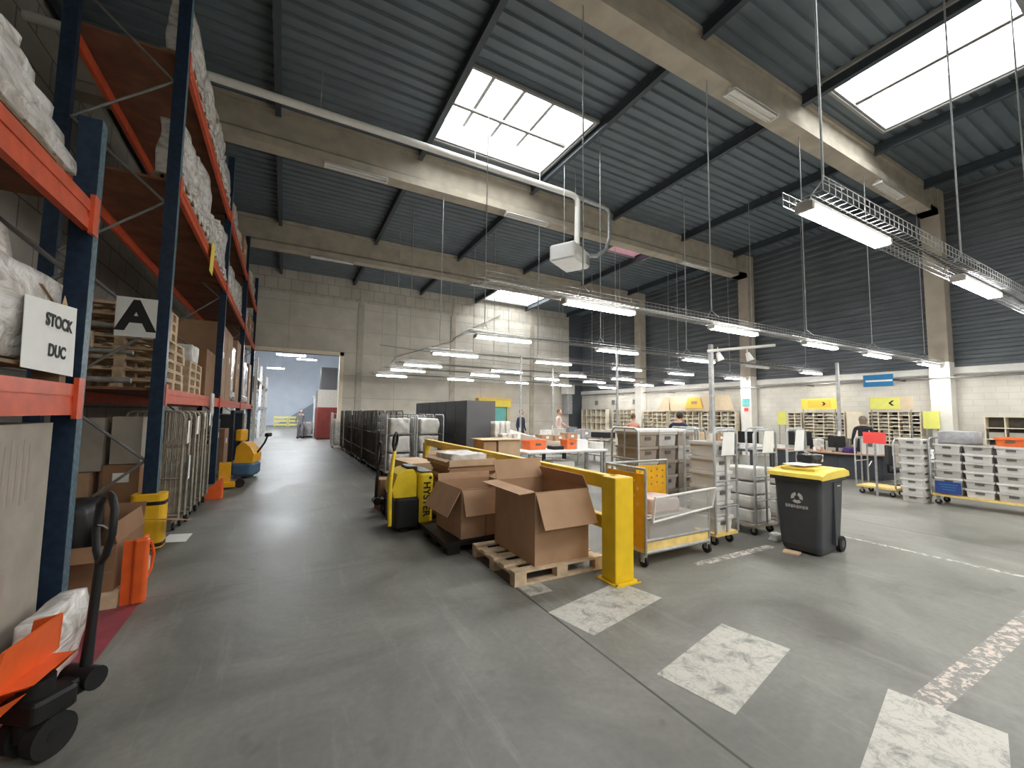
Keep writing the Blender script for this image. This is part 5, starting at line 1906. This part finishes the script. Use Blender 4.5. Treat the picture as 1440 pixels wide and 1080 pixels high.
# desk with curved top
t = thing('desk', 'curved office desk with dark modesty panels on the work floor', 'desk', (0, 0, 0))
mb = MB()
poly = [(14.0, 6.55), (14.02, 6.0), (14.2, 5.45), (14.55, 5.1), (15.2, 5.05), (15.35, 5.6), (15.0, 6.1), (14.95, 7.0), (14.9, 8.1), (14.1, 8.1)]
mb.prism(poly, .72, .755); mb.build('desktop', 'desk_wood', t)
for q in ([(14.15, 8.0), (14.17, 6.1)], [(14.17, 6.1), (14.33, 5.55)], [(14.33, 5.55), (14.62, 5.25)], [(14.62, 5.25), (15.15, 5.18)]):
    (xa, ya), (xb, yb) = q
    mb = MB(); mb.slab([(xa, ya, .04), (xb, yb, .04), (xb, yb, .72), (xa, ya, .72)], .025); mb.build('modesty_panel', 'desk_panel', t)
for x, y in ((14.8, 8.0), (14.85, 6.2), (15.2, 5.5)):
    mb = MB(); mb.bx(x - .03, x + .03, y - .03, y + .03, 0, .72); mb.build('leg', 'desk_panel', t)


def monitor(label, loc, rz, w=.5, h=.32, m='black_plastic'):
    t = thing('monitor', label, 'monitor', loc, rz)
    mb = MB(); mb.rbx(-w / 2, w / 2, -.02, .02, .12, .12 + h, .01); mb.build('screen_housing', m, t)
    mb = MB(); mb.bx(-.03, .03, -.05, -.02, .01, .25); mb.build('stand', m, t)
    mb = MB(); mb.rbx(-.12, .12, -.12, .08, 0, .015, .02); mb.build('foot', m, t)
    mb = MB(); mb.bx(-w / 2 + .015, w / 2 - .015, .020, .022, .135, .105 + h); mb.build('screen', 'screen_lit', t)


monitor('black monitor at the left of the curved desk, seen from behind', (14.4, 7.2, .757), math.radians(-70), .62, .42)
monitor('smaller black monitor in the middle of the curved desk', (14.5, 6.25, .757), math.radians(-60), .42, .34)
crate('pale grey plastic tub standing on the right end of the curved desk', (14.62, 5.42, .757), (.46, .44, .46), 'crate_light', 0, '-x')
t = MB().lump(14.25, 14.5, 5.74, 6.0, .757, .92, .04, 7, 15, 8, .7).build('folded_cloth', 'cloth_purple')
tag(t, 'purple cloth heaped on the curved desk beside the tub', 'cloth')
tag(MB().lump(14.4, 14.6, 6.62, 6.85, .757, 1.12, .03, 8, 16, 8, .7).build('white_bag', 'bag_white'), 'white bag on the curved desk between the two monitors', 'bag')
tag(MB().rod((14.2, 6.5, .757), (14.2, 6.5, .88), .04, 12).build('pen_cup', 'cloth_salmon'), 'reddish pen cup on the curved desk edge', 'cup')
tag(MB().rod((14.18, 6.7, .757), (14.18, 6.7, .87), .035, 12).build('mug', 'white_top'), 'white mug on the curved desk edge', 'mug')
tag(MB().bx(14.15, 14.4, 7.65, 7.95, .757, .86).build('paper_stack', 'paper'), 'stack of white paper at the far left of the curved desk', 'paper')
tag(MB().slab([(14.11, 5.38, .42), (14.13, 5.30, .60), (14.12, 5.27, .60), (14.10, 5.35, .42)], .004).build('white_strip', 'paper'), 'white paper strip stuck on the dark desk panel', 'paper')


def chair(label, loc, rz):
    t = thing('office_chair', label, 'chair', loc, rz)
    mb = MB(); mb.rbx(-.24, .24, -.24, .24, .44, .53, .07); mb.build('seat', 'cloth_black', t)
    mb = MB(); mb.rbx(-.22, .22, .20, .28, .60, 1.08, .035); mb.build('backrest', 'cloth_black', t)
    mb = MB(); mb.rod((0, 0, .1), (0, 0, .44), .03, 10); mb.bx(-.03, .03, .1, .26, .40, .44); mb.bx(-.03, .03, .24, .28, .40, .65); mb.build('column', 'black_plastic', t)
    mb = MB()
    for k in range(5):
        a = 2 * PI * k / 5
        mb.rod((0, 0, .11), (.28 * math.cos(a), .28 * math.sin(a), .075), .022, 6)
    mb.build('star_base', 'black_plastic', t)
    for k in range(5):
        a = 2 * PI * k / 5
        mb = MB(); mb.rod((.28 * math.cos(a) - .02, .28 * math.sin(a), .03), (.28 * math.cos(a) + .02, .28 * math.sin(a), .03), .03, 8); mb.build('castor', 'rubber', t)


chair('black office chair standing behind the red-signed trolley', (13.5, 4.45, 0), .5)
chair('black office chair at the back of the curved desk', (15.5, 7.3, 0), -1.4)
table('dark side table behind the red-signed trolley', (14.4, 4.1, 0), .8, 1.1, .72, 0, 'crate_grey', 'desk_panel', True)
carton('white box on the dark side table behind the red-signed trolley', (14.4, 4.2, .722), (.4, .4, .26), 0, 'white_top')
table('plain black-topped table beyond the bin', (10.6, 6.7, 0), 1.0, 1.1, .95, 0, 'desk_panel', 'desk_panel', True)
monitor('black monitor on the black-topped table beyond the bin', (10.7, 6.6, .952), math.radians(-80), .5, .30)
carton('white tray on the black-topped table beyond the bin', (10.4, 6.35, .952), (.3, .4, .12), 0, 'white_top')


# ---- pigeonhole racks along the right wall
def pigeonhole(label, y0, y1, z0, z1, nc, nr, m='beige_light', depth=.36, x=XR - .22, fill=True, vertical=False, seed=1):
    t = thing('pigeonhole_rack', label, 'rack', (x - depth, (y0 + y1) / 2, 0))
    w = y1 - y0
    mb = MB(); mb.bx(depth - .02, depth, -w / 2, w / 2, z0, z1); mb.build('back_panel', 'dark_grey_and_shade', t)
    mb = MB()
    for c in range(nc + 1):
        y = -w / 2 + w * c / nc
        mb.bx(0, depth - .02, y - .012, y + .012, z0, z1)
    for r in range(nr + 1):
        z = z0 + (z1 - z0) * r / nr
        mb.bx(-.005, depth - .02, -w / 2 - .012, w / 2 + .012, z - .012, z + .012)
    mb.build('dividers', m, t)
    mb = MB(); mb.bx(0.0, depth, -w / 2, w / 2, .05, z0 - .02); mb.build('base_cabinet', 'shelf_grey' if not vertical else m, t)
    mb = MB(); mb.bx(0.03, depth - .02, -w / 2 + .02, w / 2 - .02, 0, .05); mb.build('plinth', 'dark_grey_and_shade', t)
    if fill:
        rg = random.Random(seed)
        mb = MB()
        for c in range(nc):
            for r in range(nr):
                if rg.random() < .75:
                    ya, za = -w / 2 + w * c / nc + .03, z0 + (z1 - z0) * r / nr + .013
                    mb.bx(.03 + .05 * rg.random(), depth - .05, ya, ya + w / nc * (.5 + .3 * rg.random()), za, za + (z1 - z0) / nr * (.25 + .4 * rg.random()))
        o = mb.build('mail_bundles', 'shelf_grey', t); o['kind'] = 'stuff'
    return t


def wall_board(name, label, y0, y1, z0, z1, m, x=XR - .60, cat='sign', th=.02):
    o = MB().bx(x - th, x, y0, y1, z0, z1).build(name, m)
    if x == XR - .60 or x == XR - .62:
        for yy in (y0 + .06, y1 - .06):
            MB().bx(x, x + .011, yy - .015, yy + .015, 0.0, z1 - .05).build('upright', 'galv_dull', o)
    return tag(o, label, cat)


def chevron(parent, y, z, s, x, left=True, m='ink'):
    mb = MB()
    d = 1 if left else -1
    for sg in (1, -1):
        mb.slab([(x, y - d * s * .5, z + sg * s), (x, y - d * (s * .5 + .07), z + sg * s), (x, y + d * s * .5 - d * .07, z), (x, y + d * s * .5, z)], .003)
    return mb.build('arrow_mark', m, parent)


pigeonhole('grey pigeonhole rack under the amber and yellow sign', 7.75, 9.15, .85, 1.97, 4, 9, seed=1)
pigeonhole('narrow pigeonhole rack left of the one under the amber and yellow sign', 9.25, 9.75, .85, 1.95, 2, 9, seed=2)
pigeonhole('wide grey pigeonhole rack behind the red sign', 5.60, 7.0, .85, 2.0, 5, 9, seed=3)
pigeonhole('low mail rack right of the white column, behind the grey crates', 3.35, 4.15, .85, 1.85, 2, 3, seed=4)
pigeonhole('mail rack at the end of the right wall, near the photo edge', 2.25, 3.2, .85, 1.85, 3, 3, seed=5)
o = wall_board('yellow_sign', 'yellow sign with an amber middle above the left pigeonhole rack', 7.95, 9.2, 2.10, 2.52, 'sign_yellow')
b = MB().bx(-.003, 0, -.45, .35, -.15, .15).build('amber_field', 'sign_amber', o); b.location = (XR - .621, 8.6, 2.31)
chevron(o, 8.35, 2.31, .07, XR - .626, False)
o = wall_board('beige_sign', 'beige sign with a yellow half and a small arrow above the wide rack', 5.75, 6.95, 2.07, 2.52, 'beige_panel')
b = MB().bx(-.003, 0, -.42, .42, -.2, .2).build('yellow_field', 'sign_lime', o); b.location = (XR - .621, 6.5, 2.30)
chevron(o, 6.35, 2.30, .09, XR - .626, True)
wall_board('yellow_poster', 'lime yellow poster beside the narrow pigeonhole rack', 9.8, 10.15, 1.45, 2.0, 'sign_lime')
wall_board('yellow_poster', 'lime yellow poster hanging right of the wide pigeonhole rack', 5.12, 5.52, 1.45, 2.02, 'sign_lime')
wall_board('grey_notice', 'grey notice board high on the right wall near the photo edge', 2.2, 2.75, 2.05, 2.6, 'crate_grey', XR - .005)
wall_board('pin_board', 'beige pin board covered in pale sheets behind the curved desk', 7.15, 7.65, 1.0, 2.0, 'beige_light', XR - .62)
t = thing('blue_sign', 'blue sign board hung under the wall pipe', 'sign', (XR - .9, 6.55, 2.88))
mb = MB(); mb.bx(-.03, .0, -.42, .42, 0, .42); mb.build('sign_board', 'blue_sign', t)
mb = MB(); mb.bx(-.033, -.03, -.40, .35, .17, .23); mb.build('white_stripe', 'paper', t)
mb = MB(); mb.bx(-.02, .9, -.45, -.42, .2, .24); mb.build('bracket', 'black_plastic', t)
o = wall_board('teal_notice', 'teal notice sheet on the white column behind the trolleys', 11.43, 11.77, 2.25, 2.60, 'teal_panel', XR - .49)
o = wall_board('red_notice', 'small red notice below the teal sheet on the white column', 11.5, 11.68, 2.02, 2.16, 'red_sign', XR - .49)
# beige sorting frames further back
for k, (ya, yb, h) in enumerate(((12.1, 13.9, 2.0), (14.05, 15.9, 2.0), (16.1, 17.8, 2.0), (18.8, 20.4, 2.1), (21.1, 23.6, 2.15))):
    pigeonhole('beige sorting frame on the right wall, %s counting from the white middle column' % ORD[k], ya, yb, .75, h, 5, 6 if k < 4 else 3, 'beige_light', seed=20 + k, vertical=True)
t = beige_header = thing('beige_header', 'long beige header board with an orange patch over the sorting frames', 'board', (XR - .65, 14.3, 2.06))
mb = MB(); mb.slab([(0, -2.2, 0), (0, 2.4, 0), (0, 1.9, .72), (0, -2.0, .72)], .03); mb.build('board', 'beige_panel', t)
for yy in (-1.2, 1.5):
    mb = MB(); mb.bx(.0, .04, yy - .03, yy + .03, -.055, .4); mb.build('upright', 'beige_light', t)
mb = MB(); mb.slab([(-.032, -.6, .1), (-.032, .5, .1), (-.032, .3, .65), (-.032, -.4, .65)], .004); mb.build('orange_patch', 'sign_amber', t)
mb = MB(); mb.bx(-.04, -.034, -.25, .1, .32, .48); mb.build('dark_mark', 'desk_wood', t)
t = thing('wall_cabinet', 'white ventilation unit high in the far right corner', 'unit', (17.6, 23.7, 2.6))
mb = MB(); mb.rbx(-.35, .35, -.2, .5, .6, 1.3, .04); mb.build('casing', 'trim_white', t)
mb = MB(); mb.rbx(-.22, .22, -.1, .4, -.8, .6, .03); mb.build('duct', 'mailbag_grey', t)
for k, y in enumerate((22.5, 20.8, 18.9)):
    wall_board('small_lamp', 'small grey wall box above the sorting frames, %s from the corner' % ORD[k], y, y + .22, 2.45, 2.75, 'brace_steel', XR - .0, 'box', .1)

# ================================================================ NEXT HALL
t = thing('red_cabinet', 'dark red cabinet standing in the opening to the next hall', 'cabinet', (2.35, 29.6, 0))
mb = MB(); mb.rbx(-.55, .65, -1.0, 1.0, .05, 2.02, .05); mb.build('body', 'red_dark', t)
mb = MB(); mb.bx(-.5, .6, -.95, .95, 0, .05); mb.build('plinth', 'black_plastic', t)
mb = MB(); mb.bx(-.57, -.55, -.9, .9, .15, 1.9); mb.build('door', 'red_dark', t)
t = thing('beige_machine', 'tall beige machine casing behind the dark red cabinet', 'machine', (2.75, 33.0, 0))
mb = MB(); mb.rbx(-.75, .85, -1.0, 1.0, 0, 3.3, .05); mb.build('casing', 'machine_beige', t)
mb = MB(); mb.rbx(-.55, .5, -.8, .8, 3.3, 4.9, .05); mb.build('upper_casing', 'cabinet_side', t)
for k, (x, lab) in enumerate(((-.3, 'yellow slatted barrier at the end of the aisle, left one'), (1.1, 'yellow slatted barrier at the end of the aisle, right one'))):
    t = thing('yellow_barrier', lab, 'barrier', (x, 52, 0))
    for z in (.15, .55, .95):
        mb = MB(); mb.bx(-.65, .65, -.03, .03, z, z + .22); mb.build('slat', 'barrier_yellow', t)
    for s in (-.62, .62):
        mb = MB(); mb.bx(s - .05, s + .05, -.05, .05, 0, 1.2); mb.build('post', 'barrier_yellow', t)
t = thing('site_cabin', 'white cabin box far down the next hall', 'cabin', (4.6, 48, 0))
mb = MB(); mb.bx(-1.9, 1.9, -1.2, 1.2, .0, 3.2); mb.build('walls', 'white_top', t)
mb = MB(); mb.bx(-2.0, 2.0, -1.3, 1.3, 3.2, 3.35); mb.build('roof', 'trim_white', t)
mb = MB(); mb.bx(-1.5, -.6, -1.23, -1.2, 0, 2.1); mb.build('door', 'crate_light', t)
t = thing('stair_ramp', 'grey sloping stair side against the far bluish wall', 'stair', (1.2, 56.5, 0))
mb = MB()
mb.add([(-2.2, -.5, 0), (2.0, -.5, 0), (2.0, -.5, 2.8), (-2.2, .5, 0), (2.0, .5, 0), (2.0, .5, 2.8)], [(0, 1, 2), (5, 4, 3), (0, 3, 4, 1), (1, 4, 5, 2), (2, 5, 3, 0)])
mb.build('stringer', 'cloth_slate', t)
for k in range(3):
    t = trolley('pale handcart in the next hall beside the red cabinet, %s from it' % ORD[k], (1.35, 31.5 + 1.7 * k, 0), .8, 1.2, 1.0, 'crate_light')
    o = MB().lump(-.3, .3, -.5, .5, 0, .8, .05, 4, 200 + k, 8, .5).build('sack', ['mailbag_grey', 'bag_white', 'dark_grey_and_shade'][k]); o.location = (1.35, 31.5 + 1.7 * k, .172)
    tag(o, '%s sack on the handcart in the next hall' % ['grey', 'white', 'black'][k], 'sack')

# ================================================================ PEOPLE
def person(label, loc, rz, top, legs, hair, scale=1.0, pose=None, hairlen=0, shoes='black_plastic'):
    """Standing figure facing local -y, one continuous skinned body, head with face, five-fingered hands."""
    pose = pose or {}
    t = thing('person', label, 'person', loc, rz)
    lean = pose.get('lean', 0.0)
    V, E, Rr = [], [], []

    def nv(p, r, par=None):
        V.append(Vector(p)); Rr.append(r if isinstance(r, tuple) else (r, r))
        if par is not None:
            E.append((par, len(V) - 1))
        return len(V) - 1

    def L(p):   # lean the upper body about the hips
        x, y, z = p
        if z < .95:
            return p
        c, s = math.cos(lean), math.sin(lean)
        return (x, y * c - (z - .95) * s, .95 + (z - .95) * c + y * s)
    st = pose.get('stride', 0.0)
    pel = nv((0, 0, .95), (.15, .11))
    b1 = nv(L((0, 0, 1.10)), (.135, .10), pel)
    b2 = nv(L((0, 0, 1.28)), (.155, .11), b1)
    b3 = nv(L((0, 0, 1.42)), (.13, .09), b2)
    nk = nv(L((0, -.01, 1.51)), .055, b3)
    hd0 = nv(L((0, -.02, 1.58)), .06, nk)
    hands = []
    for s in (-1, 1):
        hip = nv((s * .09, 0, .88), .10, pel)
        kn = nv((s * .10, -.02 - s * st * .5, .50), .065, hip)
        an = nv((s * .10, .01 - s * st, .09), .042, kn)
        sh = nv(L((s * .185, 0, 1.40)), .060, b3)
        arm = pose.get('arm_l' if s < 0 else 'arm_r', ((.25, .02, 1.12), (.26, -.08, .88)))
        el = nv(L((s * arm[0][0], arm[0][1], arm[0][2])), .043, sh)
        wr = nv(L((s * arm[1][0], arm[1][1], arm[1][2])), .030, el)
        hands.append((V[el].copy(), V[wr].copy(), s))
    me = bpy.data.meshes.new('body')
    me.from_pydata([tuple(v) for v in V], E, [])
    tmp = bpy.data.objects.new('body_tmp', me)
    COL.objects.link(tmp)
    sk = tmp.modifiers.new('skin', 'SKIN')
    for i, sv in enumerate(me.skin_vertices[0].data):
        sv.radius = Rr[i]
        sv.use_root = (i == 0)
    ss = tmp.modifiers.new('sub', 'SUBSURF'); ss.levels = 2; ss.render_levels = 2
    dg = bpy.context.evaluated_depsgraph_get()
    bm_ = bpy.data.meshes.new_from_object(tmp.evaluated_get(dg))
    bpy.data.objects.remove(tmp)
    bm_.materials.clear()
    for m in (top, legs, 'skin'):
        bm_.materials.append(M(m))
    wrs = [h[1] for h in hands]
    els = [h[0] for h in hands]
    for p in bm_.polygons:
        p.use_smooth = True
        c = p.center
        p.material_index = 0
        if c.z < .96:
            p.material_index = 1
        for e_, w_ in zip(els, wrs):
            ax = (w_ - e_)
            u = (c - e_).dot(ax) / ax.length_squared
            dist = (c - (e_ + ax * max(0, min(1, u)))).length
            if dist < .07 and u > (.15 if pose.get('bare') else .9):
                p.material_index = 2
            elif dist < .07 and u > 0:
                p.material_index = 0
        if c.z > L((0, 0, 1.475))[2] and abs(c.x) < .09:
            p.material_index = 2
    body = bpy.data.objects.new('body', bm_)
    COL.objects.link(body); body.parent = t
    # head
    hc = Vector(L((0, -.035, 1.665)))
    mb = MB()
    mb.ball(hc, (.076, .095, .115), 16, 12)
    mb.ball(hc + Vector((0, -.03, -.06)), (.055, .06, .055), 12, 8)
    mb.ball(hc + Vector((0, -.098, -.015)), (.014, .02, .024), 8, 6)
    for s in (-1, 1):
        mb.ball(hc + Vector((s * .076, .01, -.01)), (.012, .022, .032), 8, 6)
    hd = mb.build('head', 'skin', t)
    for s in (-1, 1):
        mb = MB(); mb.ball(hc + Vector((s * .03, -.086, .012)), (.012, .010, .008), 8, 6); mb.build('eye', 'ink', hd)
    mb = MB(); mb.ball(hc + Vector((0, -.092, -.055)), (.024, .008, .007), 8, 6); mb.build('mouth', 'cloth_salmon', hd)
    mb = MB()
    mb.ball(hc + Vector((0, .022, .028)), (.086, .095, .105), 14, 10)
    if hairlen:
        mb.ball(hc + Vector((0, .03, .02)), (.105, .11, .118), 14, 10)
        mb.ball(hc + Vector((0, .055, -.05)), (.09, .065, .06 + hairlen), 12, 8)
    if pose.get('bun'):
        mb.ball(hc + Vector((0, .10, .07)), .045, 10, 8)
    mb.build('hair', hair, t)
    for (e_, w_, s) in hands:
        d = (w_ - e_).normalized()
        side = Vector((0, -1, 0)) if abs(d.y) < .8 else Vector((0, 0, 1))
        side = (side - d * side.dot(d)).normalized()
        nrm = d.cross(side)
        mb = MB()
        mb.tube([w_, w_ + d * .04, w_ + d * .085], [.026, .034, .032], 8)
        for k in range(4):
            o0 = w_ + d * .08 + side * (.024 - .016 * k)
            ln = (.062, .072, .068, .052)[k]
            mb.tube([o0, o0 + d * ln * .5 + nrm * .004 * s, o0 + d * ln * .95 + nrm * .018 * s], [.0085, .008, .0065], 6)
        o0 = w_ + d * .03 + side * .026
        mb.tube([o0, o0 + d * .03 + side * .022, o0 + d * .06 + side * .026], [.011, .010, .008], 6)
        mb.build('hand', 'skin', t)
    for s in (-1, 1):
        y = .01 - s * st
        mb = MB(); mb.lump(s * .10 - .048, s * .10 + .048, y - .18, y + .08, 0.0, .10, .004, 8, 3, 6, .8); mb.build('shoe', shoes, t)
    t.scale = (scale,) * 3
    return t


person('person in dark navy clothing standing near the back wall', (9.35, 16.2, 0), .4, 'cloth_navy', 'cloth_navy', 'hair_dark', 1.10, {'stride': .08})
person('person in a salmon top and slate trousers with tied-up hair, behind the crate trolley', (10.4, 10.4, 0), PI * .75, 'cloth_salmon', 'cloth_slate', 'hair_brown', 1.02,
       {'arm_r': ((.24, -.04, 1.14), (.20, -.22, .98)), 'bare': True, 'bun': True, 'stride': .06})
person('person in a dark navy top with dark hair bending behind the crate trolley', (9.75, 8.1, 0), PI * .62, 'cloth_navy', 'cloth_black', 'hair_dark', 1.10,
       {'lean': .45, 'arm_l': ((.26, -.14, 1.16), (.20, -.34, 1.05)), 'arm_r': ((.26, -.14, 1.16), (.20, -.34, 1.05)), 'bare': True})
person('person with grey-brown hair in a dark top behind the curved desk', (16.1, 6.2, 0), PI * .62, 'cloth_black', 'cloth_black', 'hair_grey', 1.03, {'lean': .16}, .07)
t = person('person in pale pink clothing holding a black bag near the back pigeonholes', (11.0, 15.6, 0), .6, 'cloth_pale', 'cloth_khaki', 'hair_brown', 1.12,
           {'arm_r': ((.27, -.05, 1.18), (.28, -.24, 1.10)), 'stride': .12, 'bare': True})
o = MB().lump(-.14, .14, -.08, .08, 0, .38, .02, 6, 6, 8, .5).build('black_bag', 'black_plastic'); o.location = (11.56, 15.30, .86)
tag(o, 'black bag held by the person in pale pink', 'bag')
person('person in grey walking in the next hall by the red cabinet', (.95, 30.3, 0), .2, 'cloth_grey', 'cloth_grey', 'hair_dark', 1.05, {'stride': .15})
